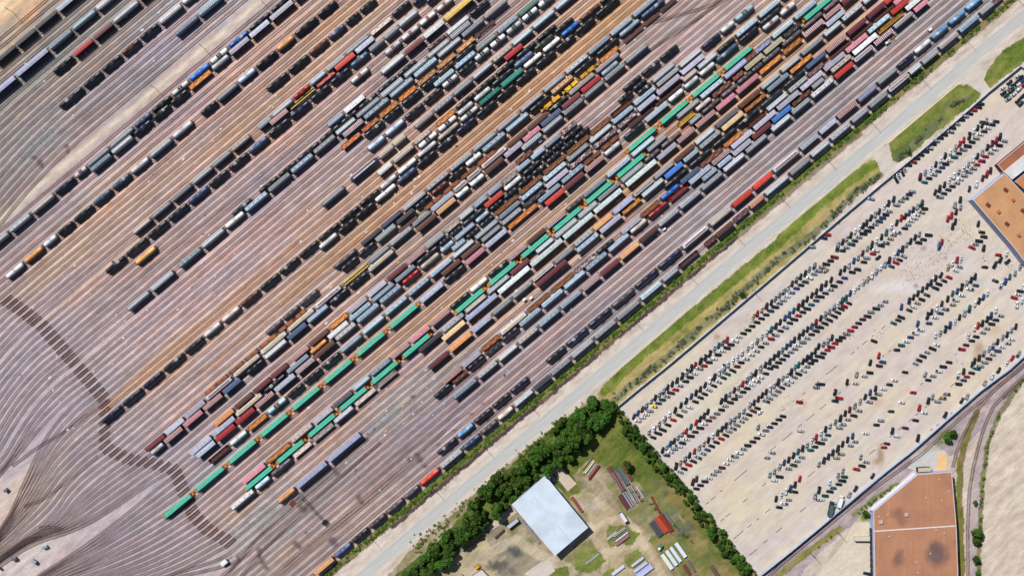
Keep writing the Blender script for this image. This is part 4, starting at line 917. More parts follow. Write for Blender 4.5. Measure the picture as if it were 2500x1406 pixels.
def make_tank(kind):
    L = 15.6; r = root_with_bogies('tank_car', L); R0 = 1.5; zc = 2.62; h = L/2 - .45
    band = {'x': M_BLACK, 'X': M_BLACK, 'z': M_RED}.get(kind); bw = 1.9 if kind != 'z' else 1.25
    st = []; dome = [(0, 0.02), (.06, .55), (.22, 1.02), (.45, 1.3), (.75, 1.46), (.95, R0)]
    st += [(-h+a, q, 0) for a, q in dome]
    for x in (-4.6, -bw-.01): st.append((x, R0, 0))
    st += [(-bw, R0+.012, 1 if band else 0), (bw, R0+.012, 1 if band else 0), (bw+.01, R0, 0), (4.6, R0, 0)]
    st += [(h-a, q, 0) for a, q in dome[::-1]]
    MB().lathe_x(st, 0, zc, 20).obj('tank_shell', [M_TANK] + ([band] if band else []), r)
    if kind == 'L':                              # white square of the lettering, wrapped over the crown of the shell
        lg = MB()
        for x0, x1, a0, a1 in ((1.5, 1.75, 55, 125), (3.1, 3.35, 55, 125), (1.75, 3.1, 55, 66), (1.75, 3.1, 114, 125), (2.2, 2.65, 78, 102)):
            n = 6; vs = [(x, (R0+.02)*math.cos(R(a0+(a1-a0)*i/n)), zc+(R0+.02)*math.sin(R(a0+(a1-a0)*i/n))) for x in (x0, x1) for i in range(n+1)]
            lg.add(vs, [(i, i+1, n+2+i, n+1+i) for i in range(n)])
        lg.obj('white_logo', [plain('white_marking', (236,238,240))], r)
    w = MB()                                     # walkway round the manway, ladders, top fittings
    for y in (-1.05, 1.05): w.box(-1.3, 1.3, y-.14, y+.14, 3.86, 3.93)
    for x in (-1.45, 1.45): w.box(x-.08, x+.08, -.9, .9, 4.0, 4.06)
    for x in (-1.28, 1.28):
        for y in (-1.17, 1.17): w.box(x-.02, x+.02, y-.02, y+.02, 3.9, 4.6)
    for y in (-1.17, 1.17): w.box(-1.28, 1.28, y-.018, y+.018, 4.56, 4.6)
    for s in (-1, 1):
        for x in (-.22, .22): w.box(x-.025, x+.025, s*1.56-.03, s*1.56+.03, 1.1, 3.95)
        for q in range(8): w.box(-.22, .22, s*1.56-.02, s*1.56+.02, 1.3+q*.33, 1.33+q*.33)
    w.obj('walkway', [M_PAINT], r)
    d = MB().cyl(0, 0, 4.02, 4.46, .42, 14).cyl(-.75, .2, 4.05, 4.3, .14, 8).cyl(.75, -.2, 4.05, 4.3, .14, 8).cyl(1.15, 0, 4.05, 4.22, .1, 8)
    d.obj('manway_dome', [M_PAINT], r)
    f = MB(); couplers(f, L)
    for s in (-1, 1):
        x = s*(L/2); f.box(min(x, x-s*1.1), max(x, x-s*1.1), -1.45, 1.45, 1.12, 1.24)
        f.box(min(x-s*3.4, x), max(x-s*3.4, x), -.3, .3, .85, 1.12); f.box(x-s*2.0-.3, x-s*2.0+.3, -1.1, 1.1, 1.12, 1.5)
        for y in (-1.42, 1.42): f.box(x-.03, x+.03, y-.03, y+.03, 1.2, 2.2)
        f.box(x-.03, x+.03, -1.42, 1.42, 2.15, 2.2)
    f.obj('underframe', [M_STEEL], r)
    return r, L
def make_hopper(kind):
    L = 17.2; r = root_with_bogies('hopper_car', L); h = L/2 - .55
    prof = [(-1.38,1.25),(-1.56,1.7),(-1.6,2.6),(-1.56,3.5),(-1.36,4.05),(-.95,4.36),(-.5,4.46),(.5,4.46),(.95,4.36),(1.36,4.05),(1.56,3.5),(1.6,2.6),(1.56,1.7),(1.38,1.25)]
    if kind == 'sq': prof = [(-1.5,1.25),(-1.55,1.7),(-1.55,4.15),(-1.48,4.34),(-.6,4.48),(.6,4.48),(1.48,4.34),(1.55,4.15),(1.55,1.7),(1.5,1.25)]
    b = MB(); n = len(prof); secs = [(-h, .0, 2.6), (-h+.02, 1, 2.6), (-h+1.6, 1, 1.25), (h-1.6, 1, 1.25), (h-.02, 1, 2.6), (h, 0, 2.6)]
    rows = []
    for x, full, zlow in secs: rows.append([(x, y*(1 if full else .98), max(z, zlow) if z < 2.6 else (z if full else z-.05)) for y, z in prof])
    vs = [p for r_ in rows for p in r_]; fs = []
    for k in range(len(rows)-1):
        for i in range(n): fs.append(((k*n+i), (k+1)*n+i, (k+1)*n+(i+1) % n, k*n+(i+1) % n))
    b.add(vs, fs, 0, kind != 'sq')
    b.add(rows[0], [tuple(range(n))[::-1]], 0); b.add(rows[-1], [tuple(range(n))], 0)
    if kind == 'sq':
        for i in range(15):
            x = -h+.6 + i*(2*h-1.2)/14
            for s in (-1, 1): b.box(x-.05, x+.05, min(s*1.55, s*1.62), max(s*1.55, s*1.62), 1.7, 4.15)
    for i in range(3):                            # outlet hoppers
        x = -4.2+i*4.2; b.add([(x-1.2,-1.2,1.26),(x+1.2,-1.2,1.26),(x+1.2,1.2,1.26),(x-1.2,1.2,1.26),(x-.4,-.5,.55),(x+.4,-.5,.55),(x+.4,.5,.55),(x-.4,.5,.55)], [(0,1,5,4),(1,2,6,5),(2,3,7,6),(3,0,4,7),(7,6,5,4)], 0)
    me = b.mesh('hopper_body', [M_PAINT]); bmx = bmesh.new(); bmx.from_mesh(me); bmesh.ops.recalc_face_normals(bmx, faces=bmx.faces); bmx.to_mesh(me); bmx.free()
    link('hopper_body', me, r)
    hh = MB()
    if kind in ('dots', 'few'):
        k = 10 if kind == 'dots' else 4
        for i in range(k):
            x = (i-(k-1)/2)*(13.6/k) if kind == 'dots' else (i-1.5)*3.6
            hh.cyl(x, .0, 4.44, 4.56, .36, 10)
        hh.obj('roof_hatches', [M_STEEL], r)
    else:
        hh.box(-7.0, 7.0, -.36, .36, 4.46, 4.58)
        for i in range(8): hh.box(-6.6+i*1.85, -6.45+i*1.85, -.42, .42, 4.58, 4.62)
        hh.obj('roof_hatches', [M_PAINT], r)
    w = MB()
    for s in (-1, 1): w.box(-h, h, s*.86-.17, s*.86+.17, 4.5, 4.545)
    for s in (-1, 1): w.box(s*h-.25, s*h+.25, -.9, .9, 4.5, 4.545)
    w.obj('roof_walk', [M_PAINT], r)
    f = MB(); couplers(f, L)
    for s in (-1, 1):
        x = s*L/2; f.box(min(x, x-s*2.4), max(x, x-s*2.4), -1.4, 1.4, 1.1, 1.22)
        for y in (-1.35, 1.35): f.box(x-s*.1-.05, x-s*.1+.05, y-.05, y+.05, 1.2, 4.0)
        for y in (-.9, 0, .9): f.box(x-s*.62-.05, x-s*.62+.05, y-.05, y+.05, 1.2, 2.7)
    f.obj('underframe', [M_STEEL], r)
    return r, L
def make_box(kind):
    L = {'long': 26.0}.get(kind, 16.6); r = root_with_bogies('boxcar' if kind != 'long' else 'long_boxcar', L); h = L/2-.35; zt = 4.3 if kind != 'long' else 4.9
    b = MB(); b.box(-h, h, -1.52, 1.52, 1.0, zt)
    k = int(h*2/1.0)
    for i in range(k+1):
        x = -h+.08 + i*(2*h-.16)/k
        if abs(x) < 1.3: continue
        for s in (-1, 1): b.box(x-.05, x+.05, min(s*1.52, s*1.58), max(s*1.52, s*1.58), 1.1, zt-.05)
    b.obj('body', [M_PAINT], r)
    rf = MB(); rf.ext([(-1.56, zt), (1.56, zt), (1.56, zt+.08), (0, zt+.2), (-1.56, zt+.08)][::-1], -h-.03, h+.03)
    rf.obj('roof', [M_PAINT], r)
    if kind in ('ribs', 'bars', 'long'):
        rb = MB(); k = 13 if kind != 'long' else 20; wd = .055 if kind != 'bars' else .28
        for i in range(k):
            x = -h+.5 + i*(2*h-1)/(k-1)
            rb.ext([(-1.5, zt+.085), (1.5, zt+.085), (1.5, zt+.14), (0, zt+.26), (-1.5, zt+.14)][::-1], x-wd, x+wd)
        rb.obj('roof_ribs', [M_PAINT], r)
    d = MB()
    for s in (-1, 1): d.box(-1.2, 1.2, min(s*1.52, s*1.6), max(s*1.52, s*1.6), 1.15, zt-.2)
    d.obj('sliding_door', [M_PAINT], r)
    f = MB(); couplers(f, L); f.box(-L/2+.3, L/2-.3, -.5, .5, .8, 1.0)
    for s in (-1, 1):
        for q in range(5): f.box(s*(h+.02)-.04, s*(h+.02)+.04, 1.0, 1.4, 1.3+q*.35, 1.34+q*.35)
    f.obj('underframe', [M_STEEL], r)
    return r, L
def heap(L, Wd, z0, amp, n=60, m=10, seed=1, logs=False):
    rs = np.random.RandomState(seed); xs = np.linspace(-L/2, L/2, n); ys = np.linspace(-Wd/2, Wd/2, m)
    X, Y = np.meshgrid(xs, ys, indexing='ij'); Z = z0 + amp*(rs.rand(n, m)) + .35*amp*np.cos(Y*2)*np.sin(X*1.1+seed)
    V = np.stack([X, Y, Z], -1).reshape(-1, 3); i = np.arange(n*m).reshape(n, m)
    F = np.stack([i[:-1,:-1], i[1:,:-1], i[1:,1:], i[:-1,1:]], -1).reshape(-1, 4); return V, F
def scrap_mat():
    m, nt, bs = newmat('mixed_scrap'); v = N(nt, 'ShaderNodeTexVoronoi'); v.inputs['Scale'].default_value = 2.4
    nt.links.new(coords(nt), v.inputs['Vector']); cr = N(nt, 'ShaderNodeValToRGB'); e = cr.color_ramp; e.interpolation = 'CONSTANT'
    sp = N(nt, 'ShaderNodeSeparateColor'); nt.links.new(v.outputs['Color'], sp.inputs[0]); nt.links.new(sp.outputs[0], cr.inputs[0])
    for i, (p, c) in enumerate(((0, (44,34,40)), (.4, (110,60,56)), (.58, (196,190,196)), (.72, (150,120,118)), (.85, (232,226,222)))):
        el = e.elements[0] if i == 0 else e.elements.new(p); el.position = p; el.color = lin(c)
    e.elements.remove(e.elements[-1]) if len(e.elements) > 5 else None
    nt.links.new(cr.outputs[0], bs.inputs['Base Color']); bs.inputs['Roughness'].default_value = .8; return m
def coarse_mat(name, c1, c2, sc=1.8):
    m, nt, bs = newmat(name); f = maprange(nt, noise(nt, coords(nt), sc, 5, .8), .42, .6, 0, 1)
    nt.links.new(mix(nt, lin(c1), lin(c2), f), bs.inputs['Base Color']); bs.inputs['Roughness'].default_value = .9; return m
M_SCRAP = scrap_mat(); M_RUSTLOAD = coarse_mat('rusty_bulk_load', (70,44,34), (164,104,56), 2.2)
def make_gondola(kind):
    L = 16.0; r = root_with_bogies('gondola_car', L); h = L/2-.4
    b = MB(); zt = 2.75
    for s in (-1, 1): b.box(-h, h, min(s*1.42, s*1.55), max(s*1.42, s*1.55), 1.05, zt)
    for s in (-1, 1): b.box(min(s*h, s*(h-.12)), max(s*h, s*(h-.12)), -1.42, 1.42, 1.05, zt)
    b.box(-h+.12, h-.12, -1.42, 1.42, 1.02, 1.14)
    for i in range(14):
        x = -h+.4+i*(2*h-.8)/13
        for s in (-1, 1): b.box(x-.07, x+.07, min(s*1.55, s*1.66), max(s*1.55, s*1.66), 1.1, zt)
    b.obj('gondola_sides', [M_PAINT], r)
    if kind == 'heap':
        V, F = heap(2*h-.3, 2.8, 2.1, .55); link('load', fast_mesh('load', V, F, [M_PAINT]), r)
    elif kind == 'scrap':
        V, F = heap(2*h-.3, 2.8, 2.1, .8, seed=4); link('load', fast_mesh('load', V, F, [M_SCRAP]), r)
    elif kind == 'coarse':
        V, F = heap(2*h-.3, 2.8, 2.2, .6, seed=9); link('load', fast_mesh('load', V, F, [M_RUSTLOAD]), r)
    else:
        l = MB(); rs = random.Random(5)
        for i in range(6):
            y = -1.1+i*.44; l.box(-h+.8+rs.random(), h-.8-rs.random(), y-.13, y+.13, 1.14, 1.5+rs.random()*.7)
        for x in (-5, 0, 5): l.box(x-.1, x+.1, -1.4, 1.4, 2.1, 2.2)
        l.obj('load', [M_PAINT], r)
    f = MB(); couplers(f, L); f.box(-L/2+.3, L/2-.3, -.5, .5, .75, 1.02)
    f.obj('underframe', [M_STEEL], r)
    return r, L
def make_flat(kind):
    L = 16.0; r = root_with_bogies('flatcar', L); h = L/2-.3
    b = MB(); b.box(-h, h, -.42, .42, .8, 1.2); b.box(-h, -h+1.4, -1.4, 1.4, 1.0, 1.22); b.box(h-1.4, h, -1.4, 1.4, 1.0, 1.22)
    for i in range(7): x = -5.4+i*1.8; b.box(x-.16, x+.16, -1.4, 1.4, 1.0, 1.24)
    for s in (-1, 1): b.box(-h, h, min(s*1.3, s*1.42), max(s*1.3, s*1.42), .95, 1.25)
    if kind == 'empty':
        b.box(-h, h, -1.28, 1.28, .9, .98)
        for x in (-h+.4, h-.4): b.box(x-.25, x+.25, -1.1, 1.1, 1.22, 1.6)
        for i in range(5): x = -5+i*2.5; b.box(x-.5, x+.5, -.8, .8, 1.2, 1.34)
    b.obj('deck_frame', [M_PAINT], r)
    l = MB()
    if kind == 'bolster':
        for x0, x1 in ((-6.6, -.5), (.5, 6.6)):
            for y in (-.85, -.3, .28, .85): l.box(x0+random.random()*.5, x1-random.random()*.5, y-.2, y+.2, 1.24, 1.7)
    elif kind == 'beams':
        for y in (-.8, .8): l.box(-h+.3, h-.3, y-.32, y+.32, 1.24, 2.1)
    elif kind == 'rack':
        for i in range(14): x = -h+.7+i*(2*h-1.4)/13; l.box(x-.2, x+.2, -1.25, 1.25, 1.24, 1.7)
    if kind != 'empty': l.obj('load', [M_PAINT], r)
    f = MB(); couplers(f, L); f.obj('underframe', [M_STEEL], r)
    return r, L
def green_mat():
    m, nt, bs = newmat('green_wrapped_bundles')
    br = N(nt, 'ShaderNodeTexBrick'); nt.links.new(coords(nt, scale=(1, 1, 1)), br.inputs['Vector'])
    br.offset = .4; br.inputs['Scale'].default_value = 1.0; br.inputs['Mortar Size'].default_value = .022; br.inputs['Brick Width'].default_value = 2.6; br.inputs['Row Height'].default_value = .52
    br.inputs['Color1'].default_value = lin((0,186,156), .8); br.inputs['Color2'].default_value = lin((10,200,168), .8); br.inputs['Mortar'].default_value = lin((140,236,214), .9)
    f = maprange(nt, noise(nt, coords(nt, scale=(.5,2,1)), 1.6, 5, .7), .35, .68, .55, 1.15)
    nt.links.new(mix(nt, br.outputs[0], val_rgb(nt, f), 1.0, 'MULTIPLY'), bs.inputs['Base Color']); bs.inputs['Roughness'].default_value = .5; return m
M_GREEN = green_mat(); M_ORANGE = paint('orange_steel', (226, 142, 42)); 
def make_green():
    L = 21.5; r = root_with_bogies('centre_beam_flatcar', L); h = L/2-.3
    b = MB(); b.box(-h, h, -1.4, 1.4, 1.0, 1.2); b.box(-h+1.2, h-1.2, -.1, .1, 1.2, 3.9)
    b.obj('deck_frame', [M_ORANGE], r)
    for s in (-1, 1):
        e = MB(); x = s*(h-1.35); e.box(x-.12, x+.12, -1.42, 1.42, 1.2, 4.0)
        for y in (-1.2, 1.2): e.add([(x+s*.12, y-.1, 3.8), (x+s*.12, y+.1, 3.8), (x+s*1.2, y+.1, 1.2), (x+s*1.2, y-.1, 1.2), (x+s*.12, y-.1, 3.5), (x+s*.12, y+.1, 3.5), (x+s*.9, y+.1, 1.2), (x+s*.9, y-.1, 1.2)], [(0,1,2,3),(4,7,6,5),(0,3,7,4),(1,5,6,2)])
        e.box(x+s*.75-.4, x+s*.75+.4, -1.15, 1.15, 1.2, 1.55)
        e.obj('bulkhead', [M_ORANGE], r)
    rs = random.Random(3); l = MB()
    for y0, y1 in ((-1.42, -.12), (.12, 1.42)):
        x = -h+1.65
        while x < h-1.8:
            w = min(rs.choice([2.4, 3.0, 3.6, 4.9]), h-1.65-x); l.box(x, x+w-.05, y0, y1, 1.2, 3.65+rs.random()*.28); x += w
    l.obj('green_bundles', [M_GREEN], r)
    f = MB(); couplers(f, L); f.obj('underframe', [M_STEEL], r)
    return r, L
def make_crane():
    L = 12.6; r = root_with_bogies('track_maintenance_crane', L); h = L/2-.3
    b = MB(); b.box(-h, h, -1.3, 1.3, 1.0, 1.25); b.obj('deck_frame', [M_STEEL], r)
    c = MB(); c.box(-h+.5, -h+4.6, -1.2, 1.2, 1.25, 3.1); c.box(-h+1.2, -h+3.4, -.9, .9, 3.1, 3.4); c.box(-.6, 3.6, -1.35, 1.35, 1.25, 2.1); c.box(.2, 2.4, -1.0, 1.0, 2.1, 2.9); c.obj('machine_cab', [M_PAINT], r)
    a = MB()
    for s in (-.28, .28): a.add([(-h+3.5, s-.08, 3.2), (-h+3.5, s+.08, 3.2), (h-.4, s+.08, 2.3), (h-.4, s-.08, 2.3), (-h+3.5, s-.08, 2.8), (-h+3.5, s+.08, 2.8), (h-.4, s+.08, 2.05), (h-.4, s-.08, 2.05)], [(0,1,2,3)[::-1],(4,7,6,5)[::-1],(0,3,7,4),(1,5,6,2),(2,6,7,3)])
    for i in range(7): x = -1+i*1.0; a.box(x-.05, x+.05, -.3, .3, 2.55, 2.65)
    a.box(h-1.0, h-.1, -.8, .8, 1.25, 2.2); a.obj('boom', [M_PAINT], r)
    f = MB(); couplers(f, L); f.obj('underframe', [M_STEEL], r)
    return r, L
PROTO = {}
def proto(key, fn, *a):
    if key not in PROTO: PROTO[key] = [fn(*a), 0]
    (r, L), n = PROTO[key]; PROTO[key][1] += 1
    return (r if n == 0 else dup(r)), L
BOUND = {}
def parse_cars(data):
    cars = []; t = None; fid = 0
    for l in data.strip().split('\n'):
        w = l.split()
        if w[0] == 'T': t = (int(w[1]), int(w[2])); continue
        fid += 1; x0, y0, x1, y1 = float(w[0]), float(w[1]), float(w[-2]), float(w[-1]); sl = (y1-y0)/(x1-x0); a = x0
        P = lambda x: (t[0] + x/4.686, t[1] + (y0+(x-x0)*sl)/4.686)
        for i in range(2, len(w)-1, 2):
            c = w[i]; e = float(w[i+1]); A, B = P(a), P(e); a = e
            if c == '_': continue
            m = ((A[0]+B[0])/2, (A[1]+B[1])/2)
            if not (t[0] <= m[0] < t[0]+500 and t[1] <= m[1] < t[1]+300) and not (m[0] < 0 or m[1] < 0 or m[0] > 2500): continue
            ua, va = uv(*A); ub, vb = uv(*B); v = (va+vb)/2; k = min(TRV, key=lambda q: abs(q + SL*((ua+ub)/2-700) - v))
            if any(o[4] != fid and min(ub, o[2])-max(ua, o[1]) > .4*min(ub-ua, o[2]-o[1]) and abs(o[3]-v) < 8 for o in cars): continue
            if any(o[4] != fid and o[5] == k and min(ub, o[2])-max(ua, o[1]) > .35*min(ub-ua, o[2]-o[1]) for o in cars): continue
            cars.append([c, ua, ub, v, fid, k])
    # couple neighbours cleanly
    for k in set(c[5] for c in cars):
        row = sorted([c for c in cars if c[5] == k], key=lambda c: c[1])
        for a, b in zip(row[:-1], row[1:]):
            if b[1]-a[2] < 9:
                m = (a[2]+b[1])/2; a[2] = b[1] = m
    return cars
RC = parse_cars(RAIL)
occ = sorted(set(c[5] for c in RC), reverse=True)      # tracks with cars, counted from the road
rs = random.Random(11)
KN = dict(t='tank car', h='hopper car', b='boxcar', g='gondola car', f='flatcar', G='flatcar of green bundles', m='crane wagon')
CN = dict(t='tank car', h='hopper car', b='boxcar', g='gondola', f='flatcar', G='flatcar', m='crane wagon')
def vary(c, a=.12):
    f = 1 + rs.uniform(-a, a)*1.6; return tuple(min(250, max(8, v*f*(1+rs.uniform(-a, a)*.1))) for v in c)
def setcol(r, names, c):
    for ch in r.children:
        if ch.name.split('.')[0] in names: ch.color = lin(c)
for k in occ:
    row = sorted([c for c in RC if c[5] == k], key=lambda c: c[1]); ti = occ.index(k) + 1
    for n, (code, ua, ub, v, fid, _) in enumerate(row):
        t, q = code[0], code[1:] or 'G'; u = (ua+ub)/2; ln = (ub-ua)*S
        base = PAL.get(q, (180,180,180)); c = vary(base); extra = ''; shade = CNAME.get(q, '')
        lg_ = t == 't' and q in 'kBuU' and (n*7+ti*3) % 6 == 0
        if t == 't':
            r, L = proto('t'+(q if q in 'xXzL' else 'L' if lg_ else ''), make_tank, q if q in 'xXzL' else 'L' if lg_ else ''); setcol(r, ('tank_shell',), c)
            setcol(r, ('manway_dome',), tuple(min(200, v*1.5+6) for v in c) if q not in 'wxzlWet' else (170,170,174))
            setcol(r, ('walkway',), tuple(min(150, v*.8+8) for v in c))
        elif t == 'h':
            sub = {'s': ('few','trough','sq','trough','dots'), 'l': ('dots','dots','trough','few')}.get(q, ('trough','few','sq'))
            sub = sub[rs.randrange(len(sub))]
            if q in 'ymtN': sub = 'trough'
            hc = {'y': (240,240,238), 'm': (232,228,230), 't': (196,198,204), 'N': (40,52,92), 'o': (214,150,124), 'O': (240,190,150), 'n': (150,144,146), 'k': (58,58,62), 'e': (206,192,182)}.get(q)
            if hc: c = vary(hc, .04)
            r, L = proto('h'+sub, make_hopper, sub); setcol(r, ('hopper_body',), c)
            stripe = {'y': (222,172,66), 'm': (120,50,66), 't': (190,140,110), 'N': (220,226,232)}.get(q)
            setcol(r, ('roof_hatches',), stripe or tuple(min(250, v*1.08) for v in c)); setcol(r, ('roof_walk',), tuple(v*(.72 if q not in 'kn' else 1.6) for v in c))
            if q == 'y': shade = 'white yellow-striped'
            if q == 'm': shade = 'white maroon-striped'
            if q == 't': shade = 'grey tan-striped'
            if q == 'N': shade = 'navy silver-striped'
        elif t == 'b':
            kind = 'bars' if q in 'vVO' else ('long' if ub-ua > 86 else ('ribs' if q in 'qsmdBTnpu' else 'plain'))
            if q in 'vVO' and ub-ua > 86: kind = 'long'
            r, L = proto('b'+kind, make_box, kind)
            body = {'q': (104,40,54), 's': (92,40,56), 'v': (108,44,48), 'V': (116,36,56), 'O': (176,96,40), 'p': (150,60,80), 'W': (60,84,80), 'w': (60,60,66), 'l': (60,66,90), 'e': (190,180,150), 'T': (216,190,150)}.get(q, tuple(x*.75 for x in base))
            roof = {'q': (186,184,202), 's': (184,192,212), 'v': (118,54,58), 'V': (120,44,62), 'O': (214,130,60), 'p': (212,140,156), 'W': (222,240,238), 'l': (170,178,212), 'e': (196,188,160), 'T': (226,200,150), 'b': (58,104,200), 'B': (66,130,216)}.get(q, base)
            rib = {'v': (222,190,186), 'V': (238,224,228), 'O': (242,206,160), 'q': (150,140,158), 's': (150,156,178)}.get(q, tuple(x*.8 for x in roof))
            if q == 'v' and rs.random() < .3: roof, rib = (206,190,192), (122,60,64)
            roof = vary(roof, .06); setcol(r, ('body', 'sliding_door'), vary(body)); setcol(r, ('roof',), roof); setcol(r, ('roof_ribs',), rib)
            shade = {'q': 'maroon lilac-roofed', 's': 'silver-roofed', 'v': 'maroon pale-ribbed', 'V': 'maroon white-ribbed', 'O': 'orange pale-ribbed', 'W': 'long mint-white', 'T': 'cream', 'n': 'brown', 'l': 'long lilac'}.get(q, shade)
        elif t == 'g':
            kind = {'x': 'scrap', 'c': 'coarse', 'K': 'heap', 'O': 'heap', 'o': 'heap'}.get(q) or rs.choice(['heap', 'heap', 'beams'])
            r, L = proto('g'+kind, make_gondola, kind)
            side = {'K': (36,30,30), 'O': (186,108,40), 'o': (120,70,44), 'x': (110,48,50), 'c': (84,56,40), 'P': (96,90,120), 'y': (208,156,60), 'e': (176,160,156), 't': (150,96,60), 'n': (84,50,44), 'k': (34,34,38)}.get(q, base)
            load = {'K': (186,100,40), 'O': (206,126,50), 'o': (196,124,56), 'P': (150,150,190), 'y': (226,178,80), 'e': (196,182,176), 't': (206,148,92), 'n': (112,64,48), 'k': (52,50,54), 'r': (186,90,84), 'm': (110,84,90)}.get(q, base)
            setcol(r, ('gondola_sides',), vary(side)); setcol(r, ('load',), vary(load))
            shade = {'x': 'scrap-filled', 'c': 'rust-filled', 'K': 'black orange-filled', 'P': 'purple-filled', 'o': 'orange brown'}.get(q, shade)
        elif t == 'f':
            kind = {'n': 'empty', 'r': 'bolster', 'y': 'beams', 'm': 'rack'}[q]; r, L = proto('f'+kind, make_flat, kind)
            setcol(r, ('deck_frame',), vary((92,56,50) if q != 'y' else (120,110,80))); setcol(r, ('load',), vary({'r': (176,104,58), 'y': (236,200,96), 'm': (72,34,34)}.get(q, (96,60,50))))
            shade = {'n': 'empty rusty', 'r': 'rusty beam-laden', 'y': 'yellow-beam', 'm': 'maroon'}[q]
        elif t == 'G': r, L = proto('G', make_green); shade = ''
        else:
            r, L = proto('Y', make_crane); setcol(r, ('machine_cab', 'boom'), vary((240,176,30))); shade = 'yellow'
        vv = k + SL*(u-700); x, y = xy(u, vv); wx, wy = W(x, y, 3.0)
        r.location = (wx, wy, 0); fl = rs.random() < .5; r.rotation_euler = (0, 0, TH + .0018 + (math.pi if fl else 0))
        sx = max(.55, (ln*.997-.9*1.0)/(L+.3)); r.scale = (sx, .97, 1)
        nm = (shade + ' ' + KN[t]).strip()
        tag(r, '%s, %s from lower-left on the %s occupied track from the road' % (nm, ordn(n+1), ordn(ti)), CN[t], CN[t]+'s' if len(CN[t].split()) > 5 else CN[t] + 's standing in the rail yard')
# ---------------------------------------------------------------- parked cars
def loft(b, secs, m=0, smooth=True):      # secs: list of rings (same count) along x
    n = len(secs[0]); vs = [p for r_ in secs for p in r_]
    fs = [(k*n+i, (k+1)*n+i, (k+1)*n+(i+1) % n, k*n+(i+1) % n) for k in range(len(secs)-1) for i in range(n)]
    b.add(vs, fs, m, smooth); b.add(secs[0], [tuple(range(n))[::-1]], m); b.add(secs[-1], [tuple(range(n))], m)
def ring(x, w, z0, z1, r=.12): return [(x,-w,z0),(x,-w,z1-r),(x,-w+r,z1),(x,w-r,z1),(x,w,z1-r),(x,w,z0)]
def auto_mesh(kind):
    b = MB()
    if kind == 'sedan':
        L, prof = 4.6, [(-2.3,.72,.45,.66),(-2.22,.82,.3,.84),(-1.55,.9,.25,.96),(1.1,.9,.25,.94),(2.0,.86,.27,.82),(2.3,.66,.42,.62)]
        cab = [(-1.75,.66,.9,.97),(-1.05,.64,.9,1.38),(.15,.64,.9,1.42),(.95,.66,.9,.98)]; roof = (-1.02,.16,1.43)
    elif kind == 'suv':
        L, prof = 4.75, [(-2.37,.84,.4,1.0),(-2.3,.9,.3,1.1),(1.1,.93,.28,1.08),(2.1,.9,.3,1.0),(2.37,.76,.42,.8)]
        cab = [(-2.3,.76,1.05,1.12),(-2.05,.7,1.05,1.66),(.25,.7,1.05,1.7),(1.0,.74,1.05,1.12)]; roof = (-2.0,.28,1.71)
    else:
        L, prof = 5.3, [(-2.65,.84,.45,1.0),(-2.6,.92,.35,1.05),(1.6,.95,.32,1.08),(2.4,.9,.34,1.02),(2.65,.78,.45,.85)]
        cab = [(-.75,.74,1.0,1.1),(-.6,.7,1.0,1.7),(.7,.7,1.0,1.72),(1.3,.74,1.0,1.12)]; roof = (-.6,.72,1.73)
    loft(b, [ring(x, w, a, c) for x, w, a, c in prof])
    b.box(roof[0], roof[1], -.6, .6, roof[2]-.05, roof[2]+.015)
    if kind == 'pickup':
        for y in (-.9, .9): b.box(-2.55, -.85, y-.06, y+.06, 1.0, 1.2)
        b.box(-2.6, -2.5, -.9, .9, 1.0, 1.2)
    for x in (-L*.31, L*.31):
        for y in (-.84, .84):
            n = 12; vs = []
            for yy in (y-.1, y+.1): vs += [(x+.34*math.cos(2*math.pi*i/n), yy, .34+.34*math.sin(2*math.pi*i/n)) for i in range(n)]
            b.add(vs, [(i, (i+1) % n, n+(i+1) % n, n+i) for i in range(n)] + [tuple(range(n)), tuple(range(n, 2*n))[::-1]], 1)
    g = MB(); loft(g, [ring(x, w, a, c, .08) for x, w, a, c in cab], 0, False)
    if kind == 'pickup': g.box(-2.5, -.85, -.78, .78, 1.06, 1.085)
    me = b.mesh('car_body_'+kind, [M_AUTO, M_RUBBER]); mg = g.mesh('windows', [M_GLASS])
    for q in (me, mg):
        bx = bmesh.new(); bx.from_mesh(q); bmesh.ops.recalc_face_normals(bx, faces=bx.faces); bx.to_mesh(q); bx.free()
    return me, mg, b, g
AM = {k: auto_mesh(k) for k in ('sedan', 'suv', 'pickup')}
ACOL = dict(k=(34,38,44), w=(214,218,222), s=(148,156,164), r=(172,28,34), m=(84,34,50), b=(44,74,120), t=(30,104,112), g=(30,74,54), n=(176,156,126), y=(226,206,40))
ANAME = dict(k='black', w='white', s='silver', r='red', m='maroon', b='blue', t='teal', g='dark green', n='beige', y='yellow')
HEAD = dict(V=78, H=-8, D=38, B=-62, K=-20, E=62)
def parse_autos(data):
    out = []; t = None
    for l in data.strip().split('\n'):
        w = l.split()
        if w[0] == 'T':
            t = (int(w[1]), int(w[2])); sc = 2.73 if w[3] == '1166' else 4.686; continue
        for i in range(1, len(w)-2, 3):
            x, y = t[0]+float(w[i])/sc, t[1]+float(w[i+1])/sc
            if any(abs(o[0]-x) < 5 and abs(o[1]-y) < 5 for o in out): continue
            out.append((x, y, w[i+2], w[0]))
    return out
AU = parse_autos(AUTOS)
AU.sort(key=lambda a: math.hypot(a[0]-1900, a[1]-830))
rs = random.Random(5)
single, mass = AU[:299], AU[299:]
vsort = sorted(single, key=lambda a: uv(a[0], a[1])[1]); rows = []; 
for a in vsort:
    v = uv(a[0], a[1])[1]
    if rows and v - rows[-1][-1][0] < 3.2 and v - rows[-1][0][0] < 9: rows[-1].append((v, a))
    else: rows.append([(v, a)])
HN = {'V': 'steeply slanted', 'H': 'nearly level', 'K': 'slightly tilted', 'D': 'diagonal', 'B': 'diagonal', 'E': 'steeply slanted'}
